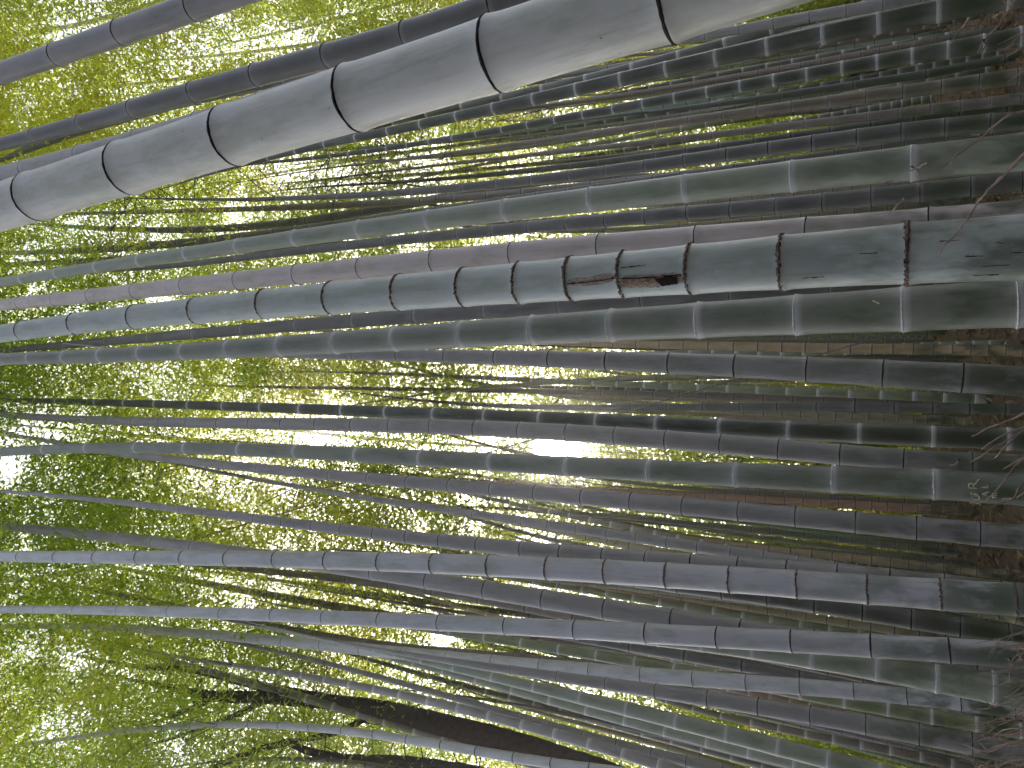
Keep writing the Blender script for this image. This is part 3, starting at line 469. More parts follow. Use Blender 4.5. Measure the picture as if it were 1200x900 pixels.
def build_stalk(name, parent, base, C, R, s, nd, nseg, jt, color, rings_sep, lod, seed, wig=0.0):
    st, mul, blo, rg = [], [], [], []
    def add(a, m_, b_, g=0): st.append(a); mul.append(m_); blo.append(b_); rg.append(g)
    wb = jt in 'wv'
    add(0, 1.0, 0.0)
    for i, a in enumerate(nd):
        r = float(np.interp(a, s, R)); q = max(r, 0.012)
        nxt = nd[i + 1] if i + 1 < len(nd) else s[-1]
        gap = min(nxt - a, a - nd[i - 1]) if i else nxt - a
        q = max(0.008, min(q, gap / 4.6))
        if lod >= 2:
            add(a - 2.2 * q, 0.985, 0.0); add(a - 1.1 * q, 0.99, 0.04 if wb else 0.02); add(a - 0.45 * q, 1.0, 0.16 if wb else 0.06)
            add(a - 0.13 * q, 1.035, 1.0 if wb else 0.35); add(a - 0.05 * q, 1.055, 0.9 if wb else 0.2, 1); add(a + 0.04 * q, 1.03, 0.3, 1)
            add(a + 0.10 * q, 1.015, 0.15 if wb else 0.05); add(a + 0.5 * q, 1.0, 0.10 if wb else 0.04); add(a + 1.5 * q, 0.985, 0.0)
            if nxt - a > 5 * q: add((a + nxt) / 2, 0.985, 0.0)
        elif lod == 1:
            add(a - 0.9 * q, 0.99, 0.2 if wb else 0.0); add(a - 0.2 * q, 1.03, 0.8 if wb else 0.2); add(a - 0.1 * q, 1.06, 0.8 if wb else 0, 1)
            add(a + 0.14 * q, 1.03, 0.1, 1); add(a + 0.9 * q, 0.99, 0.0)
        else:
            add(a - 0.25 * q, 1.04, 0.0, 0); add(a + 0.2 * q, 1.04, 0.0, 1)
    add(s[-1], 1.0, 0.0)
    st = np.array(st); o = np.argsort(st, kind='stable'); keep = (st[o] >= 0) & (st[o] <= s[-1])
    o = o[keep]; st = st[o]; mul = np.array(mul)[o]; blo = np.array(blo)[o]; rg = np.array(rg)[o]
    st = st + np.arange(len(st)) * 1e-6
    Cc = np.stack([np.interp(st, s, C[:, i]) for i in range(3)], -1)
    # smooth the axis directions by taking them from the coarse curve
    Rr = np.interp(st, s, R) * mul
    T0, A0, B0 = frames(C)
    A = np.stack([np.interp(st, s, A0[:, i]) for i in range(3)], -1); A /= np.linalg.norm(A, axis=1)[:, None]
    B = np.stack([np.interp(st, s, B0[:, i]) for i in range(3)], -1); B /= np.linalg.norm(B, axis=1)[:, None]
    th = np.linspace(0, 2 * math.pi, nseg, endpoint=False)
    rr = np.random.default_rng(seed)
    ov = 1 + 0.012 * np.cos(2 * th + rr.random() * 6)
    V = Cc[:, None, :] + (Rr[:, None] * ov[None, :])[:, :, None] * (np.cos(th)[None, :, None] * A[:, None, :] + np.sin(th)[None, :, None] * B[:, None, :])
    V = V - np.asarray(base)
    n = nseg; kk = len(st)
    i = np.arange(kk - 1)[:, None] * n; j = np.arange(n)[None, :]; j2 = (j + 1) % n
    Q = np.stack([i + j, i + j2, i + n + j2, i + n + j], -1).reshape(-1, 4)
    ringface = (rg[:-1] == 1) & ((rg[1:] == 1) | (lod == 0))
    if lod == 0: ringface = np.zeros(kk - 1, bool); ringface[:-1] = (rg[1:] == 1)[:-1]
    mi = np.repeat((ringface).astype(int), n) if not rings_sep else np.zeros((kk - 1) * n, int)
    Rn = np.repeat(Rr, n)
    cylv = np.stack([np.tile(np.cos(th), kk) * Rn, np.tile(np.sin(th), kk) * Rn, np.repeat(st, n)], -1)
    ringm = {'s': M_RING_S, 'd': M_RING_D, 'w': M_RING_W, 'v': M_RING_W, 'r': M_RING_R}[jt]
    ob = mesh_np(name, V.reshape(-1, 3), Q, [M_CULM, ringm], mi,
                 {'bloom': ('FLOAT', np.repeat(blo, n)), 'cyl': ('FLOAT_VECTOR', cylv)}, True, parent)
    ob.color = (*color, 1.0)
    return ob

def node_ring(parent, base, C, R, s, a, jt, nseg, seed):
    r = float(np.interp(a, s, R)); T0, A0, B0 = frames(C)
    ip = lambda M: np.array([np.interp(a, s, M[:, i]) for i in range(3)])
    c, T, A, B = ip(C), ip(T0), ip(A0), ip(B0)
    rr = np.random.default_rng(seed); n = nseg
    th = np.linspace(0, 2 * math.pi, n, endpoint=False)
    rag = {'d': 0.014, 'w': 0.006, 'v': 0.05, 'r': 0.045}[jt] * min(1.0, r / 0.045) ** 2
    wide = {'d': 0.080, 'w': 0.044, 'v': 0.06, 'r': 0.10}[jt] * max(r, 0.02) * (1.0 if r < 0.05 else 0.8)
    prof = [(1.02, -1.0), (1.068, -0.65), (1.080, 0.0), (1.062, 0.6), (1.01, 1.0)]
    V = []
    jr = rr.normal(size=(5, n)) * rag * 0.5; jz = rr.normal(size=(5, n)) * rag * 0.5 * r
    jc = np.cumsum(rr.normal(size=n)); jc -= np.linspace(0, jc[-1] if n else 0, n); jc *= 0.005 * r
    for q, (pm, pz) in enumerate(prof):
        rad = r * (pm + jr[q])
        z = pz * wide + jz[q] + jc
        V.append(c + rad[:, None] * (np.cos(th)[:, None] * A + np.sin(th)[:, None] * B) + z[:, None] * T)
    V = np.array(V) - np.asarray(base); k = len(prof)
    i = np.arange(k - 1)[:, None] * n; j = np.arange(n)[None, :]; j2 = (j + 1) % n
    Q = np.stack([i + j, i + j2, i + n + j2, i + n + j], -1).reshape(-1, 4)
    mt = {'d': M_RING_D, 'w': M_RING_W, 'v': M_RING_W, 'r': M_RING_R}[jt]
    return mesh_np('node_ring', V.reshape(-1, 3), Q, mt, smooth=jt in 'dw', parent=parent)

def tubes(paths, n=4):
    Vs, Qs, o = [], [], 0
    for C, R in paths:
        V, Q, _ = sweep(C, R, n); Vs.append(V); Qs.append(Q + o); o += len(V)
    return np.vstack(Vs), np.vstack(Qs)
def twig_paths(C, R, s, nd, rr, frac=0.55, every=1.0, lmax=1.7):
    out = []; top = s[-1]
    for a in nd:
        if a < top * frac or rr.random() > every: continue
        p = np.array([np.interp(a, s, C[:, i]) for i in range(3)]); ang = rr.random() * 6.283
        for _ in range(2):
            ang += 0.9; L = (0.5 + rr.random() * (lmax - 0.5)) * (0.55 + 0.45 * (top - a) / (top * (1 - frac) + 1e-6))
            d = np.array([math.cos(ang), math.sin(ang), 0.75 + 0.5 * rr.random()]); q = p.copy(); P_ = [q.copy()]
            for i in range(5):
                d = d + np.array([rr.normal() * 0.10, rr.normal() * 0.10, -0.22]); q = q + d / np.linalg.norm(d) * L / 5; P_.append(q.copy())
            P_ = np.array(P_); r0 = 0.0055
            out.append((P_, np.linspace(r0, 0.0018, 6)))
            for b in (2, 3, 4):
                e = d * 0.3 + rr.normal(size=3) * 0.8; e /= np.linalg.norm(e)
                out.append((np.array([P_[b], P_[b] + e * L * 0.18, P_[b] + e * L * 0.34 + np.array([0, 0, -0.05])]), np.array([0.003, 0.002, 0.0012])))
    return out

THINGS = []          # (root, base, C, s, k) for handing out leaves
for idx, k in enumerate(CULMS):
    C, R, s, nd = culm_axis(k)
    wmax = float(k.w(min(k.x1, 1200)))
    base = C[0].copy()
    grp = GROUPS['big'] if wmax >= 30 else (GROUPS['mid'] if wmax >= 14 else GROUPS['thin'])
    rt = root('bamboo_stalk', base, k.label, 'bamboo', grp)
    k.root, k.base, k.C, k.R, k.s = rt, base, C, R, s
    lod = 2 if wmax >= 14 else (1 if wmax >= 7 else 0)
    nseg = 40 if wmax >= 50 else (28 if wmax >= 28 else (18 if wmax >= 14 else (12 if wmax >= 7 else 8)))
    sep = wmax >= 13
    build_stalk('stalk', rt, base, C, R, s, nd, nseg, k.jt, k.col, sep, lod, idx)
    if sep:
        cnt = 0
        for q, a in enumerate(nd):
            p = np.array([np.interp(a, s, C[:, i]) for i in range(3)]) - CAM
            dz = p @ FW; px = 600 - F * (p @ UP) / dz; py = 450 - F * (p @ RT) / dz
            seen = dz > 0 and -60 < px < 1260 and -80 < py < 980
            if seen and cnt < 60:
                node_ring(rt, base, C, R, s, a, k.jt, nseg * (2 if k.jt in 'rv' else 1), idx * 100 + q); cnt += 1
    if k.d > 5.0:
        tp = twig_paths(C, R, s, nd, np.random.default_rng(900 + idx), 0.60, 0.45, 1.2)
        if tp:
            V, Q = tubes(tp, 3); mesh_np('twigs', V - base, Q, M_TWIG, parent=rt)['kind'] = 'stuff'
    THINGS.append((rt, base, C, k.d))

# ------------------------------------------------------------------ background stalks, no two told apart
BGW = {'N': 'brown-grey', 'E': 'olive', 'T': 'straw-coloured', 'M': 'grey', 'D': 'dark green', 'R': 'reddish brown'}
rb = np.random.default_rng(5)
NB = 205
for i in range(NB):
    d = 9.0 + 22 * rb.random()
    if i < 110:   y0 = rb.uniform(-40, 940)
    elif i < 150: y0 = rb.uniform(560, 960)
    else:         y0 = rb.uniform(-60, 420)
    # foot position from where it crosses the right edge of the picture
    p = at(1080, y0, d); X, Y = p[0], d
    if abs(450 - (y0 - 450) * -1 * 0.8 - 527) < 34: X += 0.09 * d
    g = float(ground_z(X, Y)); H = 7.5 + 3 * rb.random() + 0.12 * d
    leanx = -X / d * 0.0 + rb.normal() * 0.022 + (0.05 if y0 > 560 else 0.0) * rb.random()
    leany = rb.normal() * 0.03; bend = rb.normal() * 0.05 + 0.02
    t = np.linspace(0, 1, 16)
    C = np.stack([X + H * (leanx * t + bend * t ** 3), Y + H * (leany * t + rb.normal() * 0.03 * t ** 3), g - 0.1 + H * t * (1 - 0.05 * t * t)], -1)
    R0 = 0.045 + 0.02 * rb.random(); R = R0 * (1 - 0.9 * t ** 1.3) + 0.003
    s = np.concatenate([[0], np.cumsum(np.linalg.norm(np.diff(C, axis=0), axis=1))])
    nd = [0.15]; 
    while nd[-1] < s[-1] - 0.3: nd.append(nd[-1] + 0.13 + 0.16 * min(1, nd[-1] / 3.0))
    base = C[0].copy()
    key = str(rb.choice(['N', 'E', 'T', 'T', 'M', 'D', 'R']))
    rt = root('bamboo_stalk', base, 'thin distant %s bamboo stalk in the crowded depth of the grove' % BGW[key], 'bamboo', 'distant %s bamboo stalks in the depth of the grove' % BGW[key])
    jt = 'w' if (key == 'D' or i % 5 == 0) else 's'
    build_stalk('stalk', rt, base, C, R, s, np.array(nd), 8, jt, tuple(v * (0.85 + 0.4 * rb.random()) for v in COLS[key]), False, 1 if d < 18 else 0, 3000 + i)
    if d < 22:
        tp = twig_paths(C, R, s, nd, rb, 0.5, 0.4)
        if tp:
            V, Q = tubes(tp, 3); mesh_np('twigs', V - base, Q, M_TWIG, parent=rt)['kind'] = 'stuff'
    THINGS.append((rt, base, C, d))

# farthest wood: reads as one mass
def far_wood():
    rf = np.random.default_rng(77); paths = []
    for i in range(800):
        d = rf.uniform(28, 62); X = rf.uniform(-0.75, 0.75) * d; g = float(ground_z(X, d)); H = rf.uniform(10, 16)
        l = rf.normal() * 0.04; t = np.linspace(0, 1, 5)
        paths.append((np.stack([X + H * l * t, np.full(5, d), g - 0.1 + H * t], -1), 0.05 * (1 - 0.8 * t)))
    V, Q = tubes(paths, 5)
    o = mesh_np('distant_bamboo', V, Q, [plain('distant_bamboo_skin', (0.36, 0.33, 0.20), 0.7, 0.4, 3)]); o['kind'] = 'stuff'
    o['label'] = 'pale far-off wood of bamboo stems behind everything'; o['category'] = 'bamboo wood'
far_wood()

# ------------------------------------------------------------------ foliage
TRUNK = [(400, 824, 17), (440, 830, 21), (480, 840, 24), (533, 853, 26), (600, 871, 28), (650, 888, 30), (720, 912, 32)]
LIMBS = [[(412, 826, 15), (350, 821, 14), (320, 817, 15), (270, 817, 14), (235, 815, 12), (205, 806, 8), (170, 800, 4), (120, 790, 2)],
         [(408, 825, 15), (340, 812, 13), (290, 800, 11), (250, 790, 9), (215, 782, 8), (175, 783, 7), (150, 780, 5), (90, 768, 3)],
         [(440, 834, 11), (400, 858, 6), (350, 868, 7), (320, 873, 8), (290, 882, 8), (255, 898, 7), (200, 925, 5)],
         [(310, 820, 9), (290, 832, 8), (265, 843, 6), (240, 852, 5), (200, 866, 4), (150, 880, 3)],
         [(330, 868, 6), (360, 880, 9), (400, 890, 12), (480, 893, 14), (560, 905, 16), (640, 935, 18)],
         [(260, 815, 8), (228, 828, 6), (190, 845, 4), (160, 850, 3)]]
class Limb:
    def __init__(s, p):
        q = np.array(sorted(p), float); s.q = q; s.x0, s.x1, s.d = q[0, 0], q[-1, 0], 9.0
    def y(s, x): return np.interp(x, s.q[:, 0], s.q[:, 1])
    def w(s, x): return np.interp(x, s.q[:, 0], s.q[:, 2])
OPEN = [Limb(p) for p in [TRUNK] + LIMBS]
GN = rng.random((40, 40, 40))
def vnoise3(Pp, s):
    u = Pp / s; i = np.floor(u).astype(int); a = u - i; a = a * a * (3 - 2 * a); r = 0
    for dx in (0, 1):
        for dy in (0, 1):
            for dz in (0, 1):
                wgt = (a[:, 0] if dx else 1 - a[:, 0]) * (a[:, 1] if dy else 1 - a[:, 1]) * (a[:, 2] if dz else 1 - a[:, 2])
                r = r + wgt * GN[(i[:, 0] + dx) % 40, (i[:, 1] + dy) % 40, (i[:, 2] + dz) % 40]
    return r
CHINKS = [(80, 40, 26, 1.0), (15, 130, 26, 1.2), (140, 62, 20, .7), (345, 40, 14, 1), (135, 205, 20, 1), (100, 262, 22, 1.2), (400, 208, 18, 1.3), (510, 172, 20, 1.2), (480, 165, 16, 1),
          (275, 250, 14, .9), (190, 352, 16, 1.2), (40, 340, 18, 1), (95, 775, 24, 1.1), (78, 850, 30, 1.1), (40, 735, 22, .6), (210, 880, 22, .8), (10, 545, 24, 1.8), (60, 562, 26, 1.1), (170, 545, 18, 1.1),
          (100, 480, 16, 1), (330, 478, 16, 1), (395, 465, 16, 1), (375, 515, 22, 1.5), (290, 540, 14, 1), (380, 620, 14, 1), (285, 705, 14, 1), (360, 800, 18, 1.2), (520, 755, 26, 1.5), (490, 800, 26, 1.3),
          (535, 830, 20, 1.2), (640, 635, 24, 1.6), (570, 522, 14, 1.0), (30, 640, 20, 1), (110, 635, 18, 1), (330, 110, 18, .8), (700, 700, 20, .6), (820, 62, 14, 1.3), (800, 120, 16, 1), (940, 118, 24, 1.4)]
def canopy_leaves(per, rl):
    """sprays of leaves through the crown layer of the grove, as many as give the crown its thickness"""
    got = []
    for Y0, Y1, n, pw in ((3.2, 12.0, 1200000, 1.9), (9.0, 30.0, 2300000, 2.2), (26.0, 52.0, 420000, 1.6)):
        Y = (Y0 ** pw + rl.random(n) * (Y1 ** pw - Y0 ** pw)) ** (1 / pw)
        X = (rl.random(n) * 2 - 1) * (Y * 0.92 + 1.0)
        Z = 1.0 + rl.random(n) * 20.0
        Pp = np.stack([X, Y, Z], -1)
        zmin = np.interp(Y, [3, 10, 15, 24, 30], [8.0, 7.2, 5.6, 4.0, 1.0]); zmax = np.interp(Y, [3, 20, 33, 52], [15.5, 18, 19, 21])
        el = np.degrees(np.arctan2(Z - 1.6, np.abs(Y)))
        kk = math.cos(P) + (Z - 1.6) / Y * math.sin(P)
        dens = np.clip((Z - zmin) / 2.2, 0, 1) * np.clip((zmax - Z) / 3.0, 0, 1) * (el < 74) * (np.abs(X) < 0.58 * Y * kk + 0.8)
        c1 = vnoise3(Pp, 2.4); c2 = vnoise3(Pp + 31.7, 0.8)
        cl = np.clip((0.6 * c1 + 0.4 * c2 - 0.40) / 0.14, 0.05, 1)
        got.append(Pp[rl.random(n) < dens * cl])
    Cn = np.vstack(got)
    sz = np.interp(Cn[:, 1], [3, 7, 14, 30, 52], [0.066, 0.078, 0.108, 0.22, 0.40])
    # optical thickness of the crown as it stands, cell by cell over the sky, then thinned to the wanted thickness
    g = Cn - CAM; dz = g @ FW; px = 600 - F * (g @ UP) / dz; py = 450 - F * (g @ RT) / dz
    a = per * 0.5 * 0.26 * (0.97 * sz) ** 2 * 0.5 * (F / dz) ** 2
    cs = 50.0; ix = np.clip(((px + 700) / cs).astype(int), 0, 50); iy = np.clip(((py + 500) / cs).astype(int), 0, 40)
    T = np.zeros((51, 41)); np.add.at(T, (ix, iy), a); T /= cs * cs
    P2 = np.stack([px / 900.0, py / 900.0, np.zeros(len(px))], -1)
    want = 3.0 + 2.4 * (vnoise3(P2 + 3.3, 0.15) - 0.5) + 2.2 * (vnoise3(P2 + 8.1, 0.045) - 0.5)
    want = want + np.interp(px, [600, 900, 1000], [0.0, 0.9, 2.2]) - 0.5 * ((px < 330) & (py > 760))
    for (cx, cy_, cr, dp) in CHINKS:
        want = want - dp * 1.9 * np.exp(-((px - cx) ** 2 + (py - cy_) ** 2) / (2 * (cr * 0.75) ** 2))
    want = want + 0.9 * np.exp(-((px - 655) ** 2 + (py - 527) ** 2) / (2 * 75.0 ** 2)) + 0.35 * (px > 350)
    # few leaves hang in front of the stems
    for k in CULMS + OPEN:
        f = (Cn[:, 1] < k.d) & (px > k.x0) & (px < k.x1)
        i = np.where(f)[0]; h = np.abs(py[i] - k.y(px[i])) < k.w(px[i]) * 0.5 + 4
        want[i[h]] *= 0.22
    keep = rl.random(len(Cn)) < np.clip(want, 0.10, 7) / np.maximum(T[ix, iy], 1e-3)
    print('tau raw', T[14:34, 10:28].mean(1).round(1), 'sprays', keep.sum())
    Cn = Cn[keep]; sz = sz[keep]; per_t = rl.random(len(Cn))
    Cn = np.repeat(Cn, per, 0); sz = np.repeat(sz, per); tint = np.repeat(per_t, per)
    Cn = Cn + rl.normal(size=Cn.shape) * sz[:, None] * np.array([1.1, 1.1, 0.8])
    Lh = sz * rl.uniform(0.7, 1.25, len(sz)); Wd = Lh * rl.uniform(0.20, 0.32, len(sz))
    tint = np.clip(0.30 * tint + 0.35 * rl.random(len(tint)) + 2.0 * (vnoise3(Cn + 12.0, 2.1) - 0.5) + 0.15, 0, 1)
    return Cn, Lh, Wd, tint
def leaf_mesh(name, V, tint, mat, parent=None, base=None):
    n = len(V); V = V.reshape(-1, 3)
    if base is not None: V = V - np.asarray(base)
    Q = np.arange(n * 4).reshape(-1, 4)
    return mesh_np(name, V, Q, mat, None, {'tint': ('FLOAT', np.repeat(tint, 4))}, False, parent)
def build_foliage():
    rl = np.random.default_rng(21)
    Cn, Lh, Wd, tint = canopy_leaves(7, rl)
    V = leaves(Cn, Lh, Wd, rl)
    # a chink in the leaves that the sun shines through
    g = Cn - CAM; al = g @ sd; off = np.linalg.norm(g - al[:, None] * sd, axis=1)
    shut = off < al * 0.021 + 0.32
    V[shut] *= 0; V[shut] += np.array([0.0, 30.0, -0.6])
    # each leaf goes to the stalk it grows on; the rest is the common canopy
    spray = Cn.reshape(-1, 7, 3).mean(1); best = np.full(len(spray), 1.3); own = np.full(len(spray), -1)
    for t, (rt, base, C, d) in enumerate(THINGS):
        if d < 5: continue
        near = np.abs(spray[:, 1] - C[:, 1].mean()) < 2.2
        ii = np.where(near & (spray[:, 2] < C[-1, 2] + 0.6))[0]
        if not len(ii): continue
        z = spray[ii, 2]
        xx = np.interp(z, C[:, 2], C[:, 0]); yy = np.interp(z, C[:, 2], C[:, 1])
        dd = np.hypot(spray[ii, 0] - xx, spray[ii, 1] - yy)
        b = dd < best[ii]; best[ii[b]] = dd[b]; own[ii[b]] = t
    own = np.repeat(own, 7)
    order = np.argsort(own, kind='stable'); bounds = np.searchsorted(own[order], np.arange(-1, len(THINGS) + 1))
    for t in range(-1, len(THINGS)):
        ix = order[bounds[t + 1]:bounds[t + 2]] if t + 2 < len(bounds) else order[bounds[t + 1]:]
        if len(ix) < 60 and t >= 0: continue
        if t < 0:
            o = leaf_mesh('bamboo_canopy', V[ix], tint[ix], M_LEAF); o['kind'] = 'stuff'
            o['label'] = 'yellow-green backlit mass of bamboo leaves overhead'; o['category'] = 'leaf canopy'
        else:
            leaf_mesh('foliage', V[ix], tint[ix], M_LEAF, THINGS[t][0], THINGS[t][1])
build_foliage()

# unseen leaves added behind the camera to block sky light from the lower stems
def added_shade_behind():
    rl = np.random.default_rng(44); n = 90000
    c = np.stack([rl.uniform(-22, 22, n), rl.uniform(-12, -3.2, n), 0.3 + 7.4 * rl.random(n)], -1)
    c = c[vnoise3(c + 60, 1.6) > 0.40]
    Lh = rl.uniform(0.22, 0.36, len(c)); V = leaves(c, Lh, Lh * 0.5, rl)
    o = leaf_mesh('added_shade_leaves', V, rl.random(len(c)), M_SHADE_LEAF); o['kind'] = 'stuff'
    o['label'] = 'unseen dark leaves added behind the camera to shade the lower stems'; o['category'] = 'added_shade_leaves'
added_shade_behind()

# ------------------------------------------------------------------ leaf litter
def litter():
    rl = np.random.default_rng(8); n = 26000
    Y = 7 + 30 * rl.random(n) ** 1.3; X = (rl.random(n) * 2 - 1) * (Y * 0.75)
    Cn = np.stack([X, Y, ground_z(X, Y) + 0.012 + 0.05 * rl.random(n)], -1)
    Lh = rl.uniform(0.10, 0.20, n); V = leaves(Cn, Lh, Lh * 0.24, rl, 0.0)
    o = leaf_mesh('leaf_litter', V, rl.random(n), M_LITTER); o['kind'] = 'stuff'
    o['label'] = 'dry brown fallen bamboo leaves covering the ground'; o['category'] = 'leaf litter'
litter()

# ------------------------------------------------------------------ broadleaf tree
def px_path(pts, d, step=10.0):
    q = np.array(pts, float)
    seg = np.concatenate([[0], np.cumsum(np.hypot(*np.diff(q[:, :2], axis=0).T))])
    t = np.linspace(0, seg[-1], max(6, int(seg[-1] / step)))
    # smooth a little
    col = [np.interp(t, seg, q[:, i]) for i in range(3)]
    for _ in range(3):
        for c in col: c[1:-1] = 0.25 * c[:-2] + 0.5 * c[1:-1] + 0.25 * c[2:]
    C = np.array([at(x, y, d) for x, y in zip(col[0], col[1])]); R = np.array([w_ * 0.5 * d * kx(x) / F for x, w_ in zip(col[0], col[2])])
    return C, R
def tree():
    d = 9.0
    C, R = px_path(TRUNK, d)
    C, R = C[::-1], R[::-1]
    t = C[0] - C[3]; t /= np.linalg.norm(t); t[2] = min(t[2], -0.8); t /= np.linalg.norm(t)
    g = float(ground_z(C[0][0], C[0][1])); L = (C[0][2] - g + 0.15) / -t[2]
    ext = np.array([C[0] + t * L * f for f in np.linspace(1, 0.06, 12)]); base = ext[0].copy()
    Rx = np.linspace(R[0] * 1.35, R[0] * 1.02, 12)
    rt = root('broadleaf_tree', base, 'dark leaning trunk with forked limbs and fresh green leaves at the bottom left', 'tree')
    V, Q, _ = sweep(np.vstack([ext, C]), np.concatenate([Rx, R]), 18, 0.03, 3)
    mesh_np('trunk', V - base, Q, M_BARK, parent=rt)
    paths = []
    for lp in LIMBS:
        C2, R2 = px_path(lp, d); V, Q, _ = sweep(C2, R2, 10, 0.05, 5)
        mesh_np('limb', V - base, Q, M_BARK, parent=rt); paths.append(C2)
    rl = np.random.default_rng(31); tw = []
    ends = []
    for C2 in paths:
        for i in range(2, len(C2), 2):
            for _ in range(2):
                e = rl.normal(size=3); e[2] = abs(e[2]) * 0.6; e /= np.linalg.norm(e); L = rl.uniform(0.5, 1.6)
                q = np.array([C2[i] + e * L * f + rl.normal(size=3) * 0.05 * f for f in (0, 0.35, 0.7, 1)])
                tw.append((q, np.array([0.012, 0.008, 0.005, 0.002]))); ends.append(q[-1]); ends.append(q[2])
    V, Q = tubes(tw, 4); mesh_np('twigs', V - base, Q, M_BARK, parent=rt)
    # crown: leaf clumps spread through a volume over the limbs
    cen = []; k_arch = next(k for k in CULMS if 'arched stalk below the tree trunk' in k.label)
    for i in range(2600):
        x = rl.uniform(-160, 330); y = rl.uniform(700, 1010); dd = rl.uniform(7.6, 10.6)
        if y < 745 + 0.25 * max(0, x - 100) + rl.normal() * 18: continue
        if x > 200 and rl.random() < (x - 200) / 130: continue
        if any(math.hypot(x - a, y - b) < c * 1.1 * rl.random() ** 0.3 for a, b, c, e in CHINKS): continue
        if dd < 9.2 and any(o.x0 < x < o.x1 and abs(y - o.y(x)) < o.w(x) * 0.5 + 9 for o in OPEN) and rl.random() < 0.85: continue
        if dd < k_arch.d and abs(y - float(k_arch.y(x))) < 10: continue
        cen.append(at(x, y, dd))
    cen = np.array(cen); nz = vnoise3(cen, 1.1); cen = cen[nz > 0.44]
    per = 26; Cn = np.repeat(cen, per, 0) + rl.normal(size=(len(cen) * per, 3)) * np.array([0.22, 0.22, 0.13])
    Lh = rl.uniform(0.05, 0.085, len(Cn)); V = leaves(Cn, Lh, Lh * 0.55, rl, 0.1)
    tint = np.repeat(rl.random(len(cen)) ** 1.4, per) * 0.65 + 0.35 * rl.random(len(Cn))
    leaf_mesh('crown', V, tint, M_TLEAF, rt, base)
tree()

# ------------------------------------------------------------------ marks on the stalks
def surf(k, x, y, off=0.0):
    yc = float(k.y(x)); hw = float(k.w(x)) * 0.5
    t = max(-0.97, min(0.97, (y - yc) / hw)); r = hw * k.d * kx(x) / F
    c = at(x, yc, k.d); slope = float(k.y(x + 4) - k.y(x - 4)) / 8
    lat = -RT; view = CAM - c; ax = at(x + 5, float(k.y(x + 5)), k.d) - c; ax /= np.linalg.norm(ax)
    view = view - ax * (view @ ax); view /= np.linalg.norm(view)
    lat = np.cross(view, ax); lat /= np.linalg.norm(lat)
    if lat @ RT > 0: lat = -lat
    nrm = lat * t + view * math.sqrt(1 - t * t)
    return c + nrm * (r * 1.0 + off)
def patch(name, k, top, bot, mat, off=0.0012, nx=24, ny=4, parent=None, raise_=0.0):
    top = np.array(top, float); bot = np.array(bot, float)
    xs = np.linspace(top[0, 0], top[-1, 0], nx); rr = np.random.default_rng(int(xs[0]))
    V = []
    for x in xs:
        a = np.interp(x, top[:, 0], top[:, 1]) + rr.normal() * 0.25; b = np.interp(x, bot[:, 0], bot[:, 1]) + rr.normal() * 0.25
        for j in range(ny + 1):
            u = j / ny; V.append(surf(k, x, a + (b - a) * u, off + raise_ * (1 - abs(2 * u - 1)) * rr.random() - (0.001 if j in (0, ny) else 0)))
    V = np.array(V) - k.base; n = ny + 1
    Q = [[i * n + j, i * n + j + 1, (i + 1) * n + j + 1, (i + 1) * n + j] for i in range(nx - 1) for j in range(ny)]
    return mesh_np(name, V, Q, mat, parent=parent or k.root)
def find(txt): return next(k for k in CULMS if txt in k.label)
split = find('with a split and a hole')
patch('stain', split, [(673, 329), (700, 326.5), (731, 321)], [(673, 333.5), (700, 331), (731, 327)], M_WOUND, 0.0009)
M_STAIN = plain('weathered_skin', (0.36, 0.30, 0.25), 0.8, 0.3, 90)
patch('stain', split, [(736, 322.5), (760, 321), (785, 320), (806, 317)], [(736, 340), (760, 337.5), (785, 336), (806, 334)], M_STAIN, 0.0006)
patch('stain', split, [(673, 325.5), (700, 323.5), (731, 317)], [(673, 336), (700, 333.5), (731, 331)], M_STAIN, 0.0005)
patch('crack', split, [(674, 331), (700, 328.6), (722, 326), (731, 323.5)], [(674, 332.6), (700, 329.8), (722, 327.2), (731, 325)], M_SHADE_SCRAPE, 0.0016)
patch('torn_wall', split, [(734, 327), (755, 325.5), (775, 324), (806, 321.5)], [(734, 336), (755, 334), (775, 332.5), (806, 331)], M_WOUND, 0.0012, 34, 6, raise_=0.003)
patch('crack', split, [(735, 325), (760, 323.8), (780, 323), (806, 320)], [(735, 326.6), (760, 325.4), (780, 324.2), (806, 321.8)], M_SHADE_SCRAPE, 0.0022)
patch('hole', split, [(776, 325.5), (782, 324.2), (792, 323.2), (801, 322.6)], [(776, 327), (782, 333.5), (792, 332.2), (801, 331)], M_SHADE_SCRAPE, 0.0046, 14, 4)  # dark patch laid on the skin in place of the shaded hollow
patch('scrape', split, [(735, 313.2), (750, 311.6), (765, 309.6)], [(735, 314.2), (750, 312.5), (765, 310.3)], M_SHADE_SCRAPE, 0.0012, 12, 2)
for (a, b, c, e) in ((1010, 297, 1030, 296), (1100, 283, 1122, 281.5), (1130, 300, 1150, 299), (1150, 311, 1192, 309), (1165, 284, 1180, 287), (1140, 322, 1170, 320), (1180, 296, 1196, 295), (940, 325, 968, 323)):
    patch('scrape', split, [(a, b), (c, e)], [(a, b + 0.9), (c, e + 0.9)], M_SHADE_SCRAPE, 0.0010, 8, 1)

